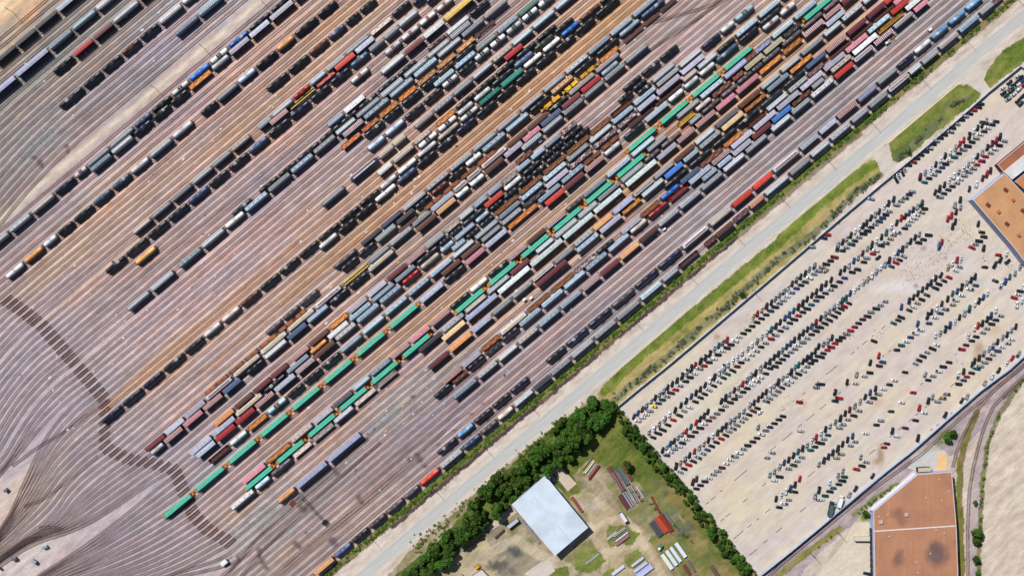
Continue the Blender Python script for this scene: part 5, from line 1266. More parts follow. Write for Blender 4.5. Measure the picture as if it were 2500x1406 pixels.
def auto_style(c): return rs.choices(['sedan', 'suv', 'pickup'], [.6, .28, .12])[0]
def auto_pose(a):
    wx, wy = W(a[0], a[1], .8); flip = 180 if rs.random() < .35 else 0
    return wx, wy, R(HEAD[a[3]] + flip + rs.uniform(-3, 3)), rs.uniform(.91, .97)
for ri, row in enumerate(rows):
    row.sort(key=lambda q: q[1][0])
    for n, (v, a) in enumerate(row):
        k = auto_style(a[2]); wx, wy, rz, s = auto_pose(a); me, mg, _, _ = AM[k]
        o = link('parked_car', me, None, (wx, wy, .006), rz); o.scale = (s, s, s); fv = rs.uniform(.8, 1.15); c = tuple(min(240, max(10, q*fv)) for q in ACOL[a[2]]); o.color = lin(c)
        link('windows', mg, o)
        tag(o, '%s %s car, %s from left in the %s row from the road' % (ANAME[a[2]], HN[a[3]], ordn(n+1), ordn(ri+1)), {'sedan': 'car', 'suv': 'car', 'pickup': 'car'}[k], 'cars parked in the gravel lot')
M_PARKED = {}
def solid_auto(c):
    key = c
    if key not in M_PARKED:
        m, nt_, b_ = newmat('car_lacquer_' + ANAME[c].replace(' ', '_')); b_.inputs['Base Color'].default_value = lin(ACOL[c]); b_.inputs['Roughness'].default_value = .28; b_.inputs['Coat Weight'].default_value = .4; M_PARKED[key] = m
    return M_PARKED[key]
mats = [M_GLASS, M_RUBBER] + [solid_auto(c) for c in ACOL]; ci = {c: i+2 for i, c in enumerate(ACOL)}
mm = MB()
for a in mass:
    k = auto_style(a[2]); wx, wy, rz, s = auto_pose(a); _, _, b, g = AM[k]; ca, sa = math.cos(rz), math.sin(rz)
    for src, fn in ((b, lambda m: 1 if m else ci[a[2]]), (g, lambda m: 0)):
        base = len(mm.v); mm.v += [(wx+s*(x*ca-y*sa), wy+s*(x*sa+y*ca), .006+s*z) for x, y, z in src.v]
        mm.f += [tuple(base+i for i in f) for f in src.f]; mm.m += [fn(m) for m in src.m]; mm.sm += src.sm
me = mm.mesh('parked_cars', mats); bx = bmesh.new(); bx.from_mesh(me); bmesh.ops.recalc_face_normals(bx, faces=bx.faces); bx.to_mesh(me); bx.free()
tag(link('parked_cars', me), 'rows of further parked cars of all colours towards the edges of the gravel lot', 'cars', 'cars parked in the gravel lot', 'stuff')

# dark timber wheel stops lying in the lot (pairs of end points)
STOPS = """1500 1106 1372 312 1518 187 1692 372 1735 338 1210 440 1237 420 1040 583 1083 553 1104 533 1155 490 1467 560 1520 518 1213 776 1255 742 1268 728 1327 682 1723 682 1784 633 1622 764 1655 739 1517 850 1571 808 1357 980 1475 884 1705 1028 1752 988 1542 1165 1628 1094 1848 905 1921 845 2123 672 2190 617 2210 268 2296 200
1500 900 1922 820 2033 725 2096 670 2147 630 2193 595 2290 510 1755 955 1850 878 2148 298 2184 268 1910 483 1955 452 2283 185 2343 135
2000 900 75 70 165 0 305 208 358 168 2 465 80 402 213 293 248 260 1152 185 1188 158 1498 208 1550 160 1100 533 1138 505 1205 445 1240 422 1023 602 1065 568 903 702 945 660 805 783 835 757 698 870 730 848 570 977 640 920 1335 655 1370 628 1272 705 1300 680 1500 515 1525 495
2000 600 710 952 757 908 493 1130 550 1080 360 1243 405 1205 790 1215 825 1188 160 1400 205 1370 1548 1248 1570 1232 600 1040 620 1025 430 1180 455 1160 720 1270 745 1245"""
M_STOP = plain('black_timber', (52,44,44)); k = 0; WS = []
for l in STOPS.split('\n'):
    q = [float(t) for t in l.split()]
    for i in range(2, len(q), 4):
        x0, y0, x1, y1 = [q[0]+q[i]/4.686, q[1]+q[i+1]/4.686, q[0]+q[i+2]/4.686, q[1]+q[i+3]/4.686]
        (ax, ay), (bx_, by_) = W(x0, y0), W(x1, y1); Ln = math.hypot(bx_-ax, by_-ay); b = MB(); n = max(1, int(Ln/2.2)); rs2 = random.Random(k)
        for j in range(n):
            s0 = -Ln/2+j*Ln/n; b.ext([(-.13,0),(-.13,.16),(-.08,.2),(.08,.2),(.13,.16),(.13,0)][::-1], s0+.08, s0+Ln/n-.08)
        o = b.obj('wheel_stop_line', [M_STOP], None, ((ax+bx_)/2, (ay+by_)/2, .006), math.atan2(by_-ay, bx_-ax)); k += 1
        WS.append((x0, o, Ln))

for i, (x0, o, Ln) in enumerate(sorted(WS, key=lambda q: q[0])): tag(o, '%s row of black timber wheel stops on gravel, %s of all such rows from left' % ('long' if Ln > 6 else 'short', ordn(i+1)), 'wheel stop', 'wheel stops lying on the gravel lot')
# ---------------------------------------------------------------- fences
M_FENCE = paint('pale_sheet_metal', (176,196,226), rough=.5, lo=.85, hi=1.1, dirtamt=.15)
def fence(name, pl, h, label):
    b = MB(); P = [W(*p) for p in pl]
    for (ax, ay), (bx_, by_) in zip(P[:-1], P[1:]):
        Ln = math.hypot(bx_-ax, by_-ay); dx, dy = (bx_-ax)/Ln, (by_-ay)/Ln; n = max(1, int(Ln/2.4))
        for i in range(n):
            s0, s1 = i*Ln/n, (i+1)*Ln/n; hh = h + ((i*7) % 5)*.03
            for t0, t1, o in ((s0+.03, s1-.03, .04),):
                p = [(ax+dx*t0-dy*o, ay+dy*t0+dx*o), (ax+dx*t1-dy*o, ay+dy*t1+dx*o), (ax+dx*t1+dy*o, ay+dy*t1-dx*o), (ax+dx*t0+dy*o, ay+dy*t0-dx*o)]
                b.add([(x, y, .05) for x, y in p] + [(x, y, hh) for x, y in p], [(0,1,5,4),(1,2,6,5),(2,3,7,6),(3,0,4,7),(4,5,6,7)])
            b.cyl(ax+dx*s0, ay+dy*s0, 0, h+.15, .06, 6)
    me = b.mesh(name, [M_FENCE]); bx = bmesh.new(); bx.from_mesh(me); bmesh.ops.recalc_face_normals(bx, faces=bx.faces); bx.to_mesh(me); bx.free()
    return tag(link(name, me), label, 'fence')
fence('lot_fence', [(1508,991),(1560,948),(1625,896),(1700,833),(1800,748),(1900,663),(1976,598),(2070,517),(2150,450),(2240,376),(2329,300),(2410,228),(2489,164),(2502,172),(2560,190)], 2.3, 'long pale sheet metal fence between the grass verge and the gravel lot')
fence('lot_fence', [(1852,1405),(1930,1343),(2000,1285),(2100,1200),(2160,1150),(2226,1098),(2300,1032),(2390,954),(2463,900),(2500,866),(2600,790)], 3.0, 'pale sheet metal fence between the gravel lot and the single railway line')
fence('lot_fence', [(1508,991),(1560,1055),(1683,1201),(1770,1305),(1852,1405)], 1.8, 'grey fence with the green hedge along the west end of the gravel lot')

# ---------------------------------------------------------------- buildings
def roofmat(name, base, c2, rot=0.0, sc=(1, .05, 1), ribs=3.0, amt=.5, darks=()):
    m, nt_, bs_ = newmat(name); f = maprange(nt_, noise(nt_, coords(nt_, scale=sc, rot=rot), .9, 5, .65), .35, .7, 0, amt)
    c_ = mix(nt_, lin(base), lin(c2), f); g = maprange(nt_, noise(nt_, coords(nt_), .09, 4, .6), .4, .72, 0, .55)
    c_ = mix(nt_, c_, lin(tuple(v*.78 for v in base)), g)
    for (dx, dy, rad, dc) in darks:
        tc = N(nt_, 'ShaderNodeTexCoord'); d = N(nt_, 'ShaderNodeVectorMath', operation='DISTANCE'); nz = N(nt_, 'ShaderNodeTexNoise'); nz.inputs['Scale'].default_value = .25; nz.inputs['Detail'].default_value = 5
        nt_.links.new(tc.outputs['Object'], nz.inputs['Vector']); sb = N(nt_, 'ShaderNodeVectorMath', operation='MULTIPLY_ADD'); sb.inputs[1].default_value = (5, 5, 0); nt_.links.new(nz.outputs['Color'], sb.inputs[0]); nt_.links.new(tc.outputs['Object'], sb.inputs[2])
        nt_.links.new(sb.outputs[0], d.inputs[0]); d.inputs[1].default_value = (dx+2.5, dy+2.5, 8); fac = maprange(nt_, d.outputs['Value'], rad, rad*.35, 0, .75)
        c_ = mix(nt_, c_, lin(dc), fac)
    nt_.links.new(c_, bs_.inputs['Base Color']); bs_.inputs['Roughness'].default_value = .75; return m
def prism(name, poly, h, mat, parent, z0=0.0, par=None, roofmat_=None):
    """vertical-sided block from a roof outline in photo pixels seen at height h"""
    P = [W(x, y, h) for x, y in poly]; a = sum(P[i][0]*P[(i+1) % len(P)][1]-P[(i+1) % len(P)][0]*P[i][1] for i in range(len(P)))
    if a < 0: P = P[::-1]
    n = len(P); b = MB(); b.add([(x, y, z0) for x, y in P] + [(x, y, h) for x, y in P], [(i, (i+1) % n, n+(i+1) % n, n+i) for i in range(n)] + [tuple(range(n, 2*n))])
    if roofmat_: b.m[-1] = 1
    return b.obj(name, [mat] + ([roofmat_] if roofmat_ else []), parent)
def parapet(poly, h, mat, parent, t=.35, up=.35, name='parapet', inset=0.04):
    P = [W(x, y, h) for x, y in poly]; b = MB()
    for i in range(len(P)):
        (ax, ay), (bx_, by_) = P[i], P[(i+1) % len(P)]; Ln = math.hypot(bx_-ax, by_-ay); dx, dy = (bx_-ax)/Ln, (by_-ay)/Ln
        p = [(ax-dy*t/2, ay+dx*t/2), (bx_-dy*t/2, by_+dx*t/2), (bx_+dy*t/2, by_-dx*t/2), (ax+dy*t/2, ay-dx*t/2)]; z = h+up+i*.003
        b.add([(x, y, h-.3) for x, y in p] + [(x, y, z) for x, y in p], [(0,1,5,4),(1,2,6,5),(2,3,7,6),(3,0,4,7),(4,5,6,7)])
    me = b.mesh(name, [mat]); bx = bmesh.new(); bx.from_mesh(me); bmesh.ops.recalc_face_normals(bx, faces=bx.faces); bx.to_mesh(me); bx.free(); return link(name, me, parent)
def emp(name): o = bpy.data.objects.new(name, None); COL.objects.link(o); return o
def roof_box(name, x, y, h, w, d, hh, mat, parent, rz=0):
    wx, wy = W(x, y, h); return MB().box(-w/2, w/2, -d/2, d/2, 0, hh).box(-w/2-.1, w/2+.1, -d/2-.1, d/2+.1, hh, hh+.08).obj(name, [mat], parent, (wx, wy, h), rz)
M_WALLB = plain('pale_blue_wall', (170,184,222), .7, .3, .85, 1.1); M_WHITEP = plain('white_trim', (224,216,214), .7, .5, .88, 1.08); M_DARKDOOR = plain('dark_dock_door', (44,46,54))
M_HVAC = plain('grey_roof_unit', (190,176,172), .6); M_RUSTU = plain('rusty_roof_unit', (110,52,40), .8)
B1 = (208,150,98)
wh = emp('orange_roofed_warehouse'); tag(wh, 'large warehouse with weathered orange roof and pale blue wall at the right edge', 'warehouse')
m1 = roofmat('orange_membrane_roof', (200,150,106), (180,126,88), rot=R(50), sc=(.05, 1, 1), amt=.35)
P1 = [(2376,488),(2453,424),(2500,475),(2640,640),(2640,800),(2500,636),(2474,602)]
prism('building_block', P1, 9.0, M_WALLB, wh, roofmat_=m1); parapet(P1, 9.0, M_WHITEP, wh, .3, .12)
for x, y in ((2412,501),(2455,464),(2458,547),(2497,515)): roof_box('skylight', x, y, 9.0, 1.9, 2.8, .5, M_RUSTU, wh, R(50))
for x, y in ((2437,517),(2472,488),(2486,574)): roof_box('roof_vent', x, y, 9.0, 1.7, 1.7, 1.1, plain('orange_vent', (190,110,60)), wh, R(40))
w2 = emp('white_roofed_annexe'); tag(w2, 'narrow annexe with white flaking roof beside the orange warehouse', 'building')
m2 = roofmat('flaking_white_roof', (222,222,224), (150,146,146), sc=(.3, .3, 1), amt=.5)
prism('building_block', [(2453,421),(2560,330),(2560,370),(2471,439)], 8.2, M_WHITEP, w2, roofmat_=m2)
w3 = emp('brown_roofed_annexe'); tag(w3, 'low annexe with rusty brown roof at the right edge', 'building')
P3 = [(2436,402),(2560,300),(2560,330),(2450,420)]; prism('building_block', P3, 6.0, M_RUSTU, w3, roofmat_=roofmat('rusty_brown_roof', (160,98,66), (120,74,60), sc=(.3,.3,1), amt=.6)); parapet(P3, 6.0, M_WHITEP, w3, .25, .2)
w4 = emp('orange_roofed_wing'); tag(w4, 'far wing with orange roof between white annexe and frame edge', 'building')
prism('building_block', [(2478,444),(2560,376),(2620,500),(2560,520),(2510,470)], 7.6, M_WALLB, w4, roofmat_=roofmat('orange_wing_roof', (206,136,76), (170,112,72), rot=R(40), sc=(1, .08, 1), amt=.6))
# lower right warehouse
wb = emp('brown_roofed_warehouse'); tag(wb, 'big warehouse with brown orange ribbed roof, dark stains and dock doors', 'warehouse')
P2 = [(2240,1158),(2323,1152),(2334,1283),(2346,1600),(2140,1600),(2133,1247)]
m5 = roofmat('brown_ribbed_roof', (184,130,98), (162,112,84), rot=0, sc=(1, .04, 1), amt=.6, darks=[((2277-CX)*S, (CY-1348)*S, 9.5, (84,70,74)), ((2270-CX)*S, (CY-1330)*S, 6, (96,76,74)), ((2183-CX)*S, (CY-1247)*S, 5.5, (130,92,74)), ((2190-CX)*S, (CY-1265)*S, 4.5, (140,96,74)), ((2181-CX)*S, (CY-1359)*S, 5, (100,78,72)), ((2185-CX)*S, (CY-1345)*S, 4, (130,92,78))])
prism('building_block', P2, 8.5, M_WALLB, wb, roofmat_=m5); parapet(P2, 8.5, M_WHITEP, wb, .3, .15)
(ax, ay), (bx_, by_) = W(2134,1296,8.5), W(2333,1283,8.5); Ln = math.hypot(bx_-ax, by_-ay)
MB().box(-Ln/2+.2, Ln/2-.2, -.35, .35, 0, .22).obj('roof_ridge_curb', [M_WHITEP], wb, ((ax+bx_)/2, (ay+by_)/2, 8.5), math.atan2(by_-ay, bx_-ax))
for x, y in ((2150,1273),(2212,1255)): roof_box('roof_unit', x, y, 8.5, 2.0, 2.0, 1.0, M_HVAC, wb)
for x, y in ((2167,1256),(2146,1260),(2299,1221),(2316,1199),(2285,1293),(2170,1309),(2305,1300),(2271,1350),(2237,1371),(2240,1397),(2292,1170),(2260,1215)): roof_box('roof_vent', x, y, 8.5, .8, .8, .5, M_HVAC, wb)
for i in range(9):   # dock doors along the west wall
    y = 1299 + i*14.5; wx, wy = W(2133.6 + (y-1247)*.0198, y, 8.5)
    MB().box(-.9, .0, -1.5, 1.5, 1.2, 4.6).obj('dock_shelter', [M_DARKDOOR], wb, (wx-.02, wy, 0))
cn = emp('dock_canopy'); tag(cn, 'white canopy along the slanting side of the brown roofed warehouse', 'canopy')
prism('canopy_roof', [(2121,1243),(2230,1153),(2241,1157),(2133,1247)], 5.5, M_WHITEP, cn, z0=5.1)
for t in (0.04, .35, .66, .96):
    x, y = 2122+t*109, 1243-t*90; wx, wy = W(x, y, 5.1); MB().cyl(0, 0, 0, 5.1, .12, 8).obj('canopy_post', [M_HVAC], cn, (wx+.7, wy-.9, 0))
ln2 = emp('loading_ramp'); tag(ln2, 'pale loading ramp shelter against the west wall of the brown roofed warehouse', 'ramp')
prism('ramp_roof', [(2087,1310),(2087,1320),(2124,1320),(2124,1309)], 3.2, plain('ramp_roof', (206,196,176)), ln2)
st_ = emp('storage_shed'); tag(st_, 'small tan roofed shed at the north end of the brown roofed warehouse', 'shed')
prism('shed_block', [(2241,1142),(2273,1140),(2274,1150),(2242,1152)], 4.0, M_DARKDOOR, st_, roofmat_=plain('tan_roof', (192,176,150)))
# white roofed shed in the storage yard
ws = emp('white_roofed_shed'); tag(ws, 'large storage building with plain white roof beside the trees', 'warehouse')
mw = roofmat('white_metal_roof', (206,220,232), (190,206,220), rot=R(39), sc=(.05,1,1), amt=.3)
P4 = [(1331,1160),(1436,1287),(1355,1356),(1249,1231)]
prism('building_block', P4, 7.0, plain('shed_wall', (110,116,130)), ws, roofmat_=mw)
(ax, ay), (bx_, by_) = W(1290,1196,7), W(1395,1322,7)
MB().ext([(-.5,0),(.5,0),(0,.16)], -math.hypot(bx_-ax, by_-ay)/2, math.hypot(bx_-ax, by_-ay)/2).obj('ridge_cap', [mw], ws, ((ax+bx_)/2, (ay+by_)/2, 7.0), math.atan2(by_-ay, bx_-ax))
hut_n = 0
for (x, y, rz, w, d, h, rc, lb) in ((17,1195,40,2.4,1.4,2.2,(96,104,120),'tiny dark hut on sandy ground left of the track fan'),(112,1334,20,3.0,1.4,1.8,(120,150,160),'tiny grey green hut on sandy ground beside a curved lead track'),(37,1362,15,2.8,1.6,2.4,(90,100,120),'tiny dark equipment hut beside a rusty patch, bottom left'),(86,1369,-30,2.6,2.0,2.4,(150,160,172),'small grey relay hut at the end of a thin cable line'),(2,1386,40,1.5,1.2,1.8,(60,64,72),'dark cabinet at the very left edge near the bottom'),(549,1371,38,4.2,2.4,2.6,(226,232,232),'white hut beside the bluish service road at the bottom')):
    o = emp('trackside_hut'); wx, wy = W(x, y); o.location = (wx, wy, 0); o.rotation_euler = (0, 0, R(rz)); tag(o, lb, 'hut', 'small huts beside the tracks')
    MB().box(-w/2, w/2, -d/2, d/2, 0, h).obj('hut_walls', [plain('hut_wall', (130,132,136))], o)
    MB().ext([(-d/2-.15, h), (d/2+.15, h), (d/2+.15, h+.08), (0, h+.25), (-d/2-.15, h+.08)][::-1], -w/2-.15, w/2+.15).obj('hut_roof', [plain('hut_roof', rc)], o)
    MB().box(-.4, .4, -d/2-.04, -d/2, .1, 1.9).obj('door', [M_DARKDOOR], o)

# ---------------------------------------------------------------- storage yard stock
def stack(x, y, rz, L, Wd, n, cols, h, lb, kind='beams'):
    o = emp('pipe_stack' if kind == 'pipes' else 'steel_stack'); wx, wy = W(x, y, h/2); o.location = (wx, wy, 0); o.rotation_euler = (0, 0, R(rz)); rs_ = random.Random(int(x+y))
    tag(o, lb, 'steel stack', 'stacks of steel in the storage yard')
    for q in range(3): MB().box(-.12, .12, -Wd/2, Wd/2, 0, .2).obj('timber_bearer', [M_TIE], o, (-L*.35+q*L*.35, 0, 0))
    by = {}
    for i in range(n):
        c = cols[i % len(cols)] if rs_.random() > .25 else rs_.choice(cols); b = by.setdefault(c, MB()); yy = -Wd/2 + (i+.5)*Wd/n; w = Wd/n*.42; l0 = rs_.uniform(0, .05)*L; l1 = rs_.uniform(0, .05)*L; zt = .2 + h*rs_.uniform(.85, 1)
        if kind == 'pipes': b.ext([(yy+w*math.cos(2*math.pi*k/10), .2+w+w*math.sin(2*math.pi*k/10)) for k in range(10)][::-1], -L/2+l0, L/2-l1, 0, False)
        else: b.box(-L/2+l0, L/2-l1, yy-w, yy+w, .2, zt)
    for c, b in by.items(): b.obj('steel_lengths', [plain('stack_steel', c, .6, 2, .8, 1.2)], o)
T_ = lambda zx, zy, ox=1500, oy=1106: (ox+zx/4.686, oy+zy/4.686)
for (p, rz, L, Wd, n, cols, h, lb, kd) in (
 (T_(480,862),-55,10.8,4.6,9,((84,88,98),(70,74,84)),1.2,'dark grey beam stack, lower left of the orange beams','beams'),
 (T_(538,815),-55,12,3.6,6,((196,78,40),(180,64,36)),1.3,'bright orange red beam stack in the storage yard','beams'),
 (T_(594,792),-57,13,3.2,6,((126,44,44),(110,40,44),(140,60,50)),1.2,'dark red beam stack right of the orange beams','beams'),
 (T_(628,745),-58,11,1.8,4,((120,110,110),(90,120,90)),.8,'thin grey beams along the right side of the red stack','beams'),
 (T_(470,585),-62,12.5,1.5,3,((128,62,48),),1.0,'long narrow rust brown beam stack above the orange beams','beams'),
 (T_(40,315),-60,14.5,3.6,6,((116,62,62),(96,50,54),(146,120,124)),1.2,'maroon beam stack, leftmost of the upper slanting stacks','beams'),
 (T_(96,262),-60,13,3.0,5,((104,112,124),(84,92,104)),1.2,'slate grey beam stack between two rusty stacks','beams'),
 (T_(150,226),-60,11,2.2,4,((130,70,60),(110,60,56)),1.0,'rusty beam stack, rightmost of the upper slanting stacks','beams'),
 (T_(110,555),-58,11,3.2,7,((120,70,70),(96,50,54)),.9,'maroon striped pipe stack below the upper stacks','pipes'),
 (T_(160,528),-58,11.5,3.2,6,((100,108,120),(200,200,206),(90,96,106)),.9,'grey and white pipe stack beside the maroon pipes','pipes'),
 (T_(225,470),-60,12,3.6,8,((186,186,190),(110,60,60),(120,126,136)),.7,'mixed pale and maroon pipe rows below the slate stack','pipes'),
 (T_(290,440),-58,9,.8,2,((210,210,212),),.6,'two thin pale pipes right of the mixed pipe rows','pipes'),
 (T_(265,1240),37,10,1.5,4,((196,200,232),),1.0,'pale lilac beam stack, topmost of three near the bottom','beams'),
 (T_(300,1296),37,10.5,2.0,5,((186,190,226),(206,210,236)),1.0,'pale lilac beam stack, middle of three near the bottom','beams'),
 (T_(345,1345),37,12,3.6,9,((180,184,224),(204,208,240)),1.2,'pale lilac beam stack, lowest and widest of three near the bottom','beams'),
 (T_(45,1335),37,10,1.8,4,((190,196,224),(224,228,240)),1.0,'small pale lilac beam stack left of the three lilac stacks','beams'),
 (T_(55,893),37,10,2.0,4,((200,196,180),(110,90,86)),.8,'pale beam stack on the oval grass island, top one','beams'),
 (T_(78,945),37,10,1.8,4,((96,100,108),(220,220,220)),.8,'grey beam stack on the oval grass island, middle one','beams'),
 (T_(88,990),37,11,2.2,5,((136,76,92),(166,140,150)),.9,'pinkish maroon beam stack on the oval grass island, lowest one','beams'),
 (T_(603,1240),-55,11.5,3.0,1,((214,222,220),),1.3,'white covered bundle, leftmost of four in a row','beams'),
 (T_(652,1195),-55,11.5,2.8,1,((206,218,222),),1.3,'white covered bundle, second from left of four in a row','beams'),
 (T_(700,1155),-55,11.5,2.6,1,((204,214,226),),1.3,'white covered bundle, third from left of four in a row','beams'),
 (T_(758,1105),-55,11.5,2.8,1,((210,218,232),),1.3,'white covered bundle, rightmost of four in a row','beams'),
 (T_(880,1290),-58,9,2.0,4,((96,90,92),(120,110,104)),.8,'dark weathered beams beside the dirt track at the bottom','beams'),
 (T_(830,1330),-58,8,2.6,3,((110,66,56),),.5,'three loose rusty beams left of dark weathered beams','beams'),
 (T_(1150,1350),-58,9,3.2,6,((98,76,72),(120,90,84)),.6,'brown beams half hidden in grass at the bottom edge','beams'),
 (T_(2055,155,1000),53,11,1.9,2,((226,212,160),(206,190,140)),1.2,'cream yellow pipes beside the bright green grass','pipes'),
 (T_(2080,192,1000),53,10,1.3,3,((168,170,182),),.8,'grey pipes between the cream and the dark red pipes','pipes'),
 (T_(2110,218,1000),53,12,1.3,3,((128,32,36),),.9,'dark red beams beside the grey pipes','beams'),
 (T_(2040,120,1000),53,11,1.0,3,((104,98,92),),.5,'dull grey beams above the cream pipes','beams'),
 (T_(2320,240,1000),-58,11,3.0,7,((104,56,60),(90,96,110),(130,72,70)),1.0,'maroon and grey beams left of the leftmost slanting stack','beams'),
 (T_(1915,585,1000),-55,12,2.0,4,((150,84,62),(128,70,56)),.9,'rust brown beams beside the east wall of the white shed','beams'),
 (T_(1030,920,1000),42,8.5,1.2,3,((112,66,54),(60,56,58)),1.0,'small rusty beam pile in grass west of the white shed','beams'),
 (T_(2090,1205,1000),38,11.5,1.3,4,((196,196,202),(130,130,138)),.8,'grey pipe bundle on a grass patch below the white shed','pipes'),
 (T_(2310,940,1000),38,8,1.8,4,((206,206,210),(150,140,140)),.8,'pale beam pile at the left tip of the oval grass island','beams'),
 (T_(700,885,1000),42,12,.7,2,((110,124,118),),.7,'long thin green grey pipes at the edge of the trees','pipes'),
 (T_(1385,895,1000),-52,19,1.6,5,((120,112,112),(176,170,180)),1.0,'row of grey racks along the west wall of the white shed','beams')):
    stack(p[0], p[1], rz, L, Wd, n, cols, h, lb, kd)
def trailer(x, y, rz, L, body, roof, lb, cat, cab=None, h=3.4, w=2.5):
    o = emp('box_trailer'); wx, wy = W(x, y, h/2); o.location = (wx, wy, 0); o.rotation_euler = (0, 0, R(rz)); tag(o, lb, cat)
    MB().box(-L/2, L/2, -w/2, w/2, 1.0, h).obj('box_body', [plain('box_paint', body)], o)
    MB().box(-L/2+.12, L/2-.12, -w/2+.12, w/2-.12, h, h+.06).obj('box_roof', [plain('box_roof', roof)], o)
    wl_ = MB()
    for xx in (-L*.33, L*.3):
        for yy in (-w/2+.2, w/2-.2):
            n = 12; vs = []
            for y2 in (yy-.15, yy+.15): vs += [(xx+.5*math.cos(2*math.pi*i/n), y2, .5+.5*math.sin(2*math.pi*i/n)) for i in range(n)]
            wl_.add(vs, [(i, (i+1) % n, n+(i+1) % n, n+i) for i in range(n)] + [tuple(range(n)), tuple(range(n, 2*n))[::-1]])
    wl_.box(-L/2+.3, L/2-.3, -.4, .4, .8, 1.0); wl_.obj('wheels', [M_RUBBER], o)
    if cab:
        c = MB(); c.box(L/2+.15, L/2+1.9, -w/2+.15, w/2-.15, .5, 2.3); c.box(L/2+.3, L/2+1.2, -w/2+.3, w/2-.3, 2.3, 2.55); c.obj('cab', [plain('cab_paint', cab)], o)
        MB().box(L/2+1.9, L/2+1.95, -w/2+.3, w/2-.3, 1.3, 2.1).obj('windscreen', [M_GLASS], o)
    return o
trailer(*T_(100,728), -57, 6.6, (48,70,120), (222,214,224), 'blue sided box trailer with pale roof on the sandy track', 'trailer')
trailer(*T_(1180,800,1000), 38, 8.2, (120,126,140), (184,188,206), 'silver box trailer beside the broken concrete slab', 'trailer', h=3.0, w=2.3)
trailer(*T_(610,1085,1000), 62, 2.6, (90,94,110), (150,154,166), 'small dark trailer at the edge of the tree shadow', 'trailer', h=2.2, w=1.8)
trailer(*T_(510,1085), 50, 1.9, (60,120,110), (190,226,220), 'tiny pale green truck on grass beside the sandy track', 'truck', (60,130,110), h=2.2, w=2.0)
trailer(2050.2,1226.3, 74, 6.2, (200,204,206), (232,234,234), 'white box truck beside the fence near the bottom of the lot', 'truck', (220,222,224))
trailer(2027.5,1245, 80, 7.5, (44,60,72), (70,90,100), 'dark box truck near the bottom right of the gravel lot', 'truck', (40,50,60))
trailer(1127,1404, 40, 1.5, (150,120,110), (190,170,160), 'small pinkish crate trailer near the white concrete pad', 'trailer', h=1.6, w=1.2)
yl = emp('yellow_loader'); wx, wy = W(*T_(775,1297,1000)); yl.location = (wx, wy, 0); yl.rotation_euler = (0, 0, R(35)); tag(yl, 'yellow loader parked beside the pale shed at the bottom', 'loader')
MB().box(-1.5, 1.5, -.8, .8, .6, 1.5).box(-.4, 1.0, -.6, .6, 1.5, 2.4).obj('loader_body', [plain('loader_yellow', (222,160,40))], yl)
MB().box(1.7, 2.5, -1.0, 1.0, .2, 1.0).box(1.4, 1.75, -.5, -.35, .5, 1.1).box(1.4, 1.75, .35, .5, .5, 1.1).obj('bucket', [plain('loader_bucket', (190,140,50))], yl)
_w = MB()
for xx in (-1, 1):
    for yy in (-.95, .95):
        n = 12; vs = []
        for y2 in (yy-.18, yy+.18): vs += [(xx+.55*math.cos(2*math.pi*i/n), y2, .55+.55*math.sin(2*math.pi*i/n)) for i in range(n)]
        _w.add(vs, [(i, (i+1) % n, n+(i+1) % n, n+i) for i in range(n)] + [tuple(range(n)), tuple(range(n, 2*n))[::-1]])
_w.obj('wheels', [M_RUBBER], yl)
ps = emp('pale_shed'); tag(ps, 'pale roofed shed cut by the bottom edge beside the yellow loader', 'shed')
prism('shed_block', [(1152,1406),(1176,1390),(1190,1404),(1196,1420),(1160,1430)], 4.0, plain('shed_wall_tan', (120,110,100)), ps, roofmat_=plain('pale_roof', (206,200,192)))
# cherry picker beside the coupled boxcars, upper right
cp = emp('service_truck'); wx, wy = W(2165.5,104,1); cp.location = (wx, wy, 0); cp.rotation_euler = (0, 0, R(40)); tag(cp, 'white service truck with orange boom beside the ribbed maroon boxcar', 'truck')
MB().box(-1.6, .6, -.95, .95, .5, 1.6).box(.7, 2.0, -.9, .9, .5, 1.9).box(-1.5, -.2, -.6, .6, 1.6, 2.2).obj('truck_body', [plain('truck_white', (240,238,232))], cp)
MB().box(.2, 4.8, -.12, .12, 2.2, 2.45).box(4.5, 5.2, -.35, .35, 1.9, 2.6).obj('boom', [plain('boom_orange', (220,160,70))], cp)
for (x, y, rz, lb) in ((1620.5,559,30,'white van on the ballast beside the orange ribbed boxcars'),(2270,73,40,'pale trailer on the grey ballast left of the blue tank cars'),(1318,345,40,'white scrap pile between two striped gondolas'),(1280,731,40,'small white bundle on grey ballast below the tan boxcars'),(1296,727,40,'small bluish white bundle on grey ballast')):
    o = trailer(x, y, rz, 2.4, (214,214,214), (240,238,236), lb, 'van', h=1.7, w=1.6)

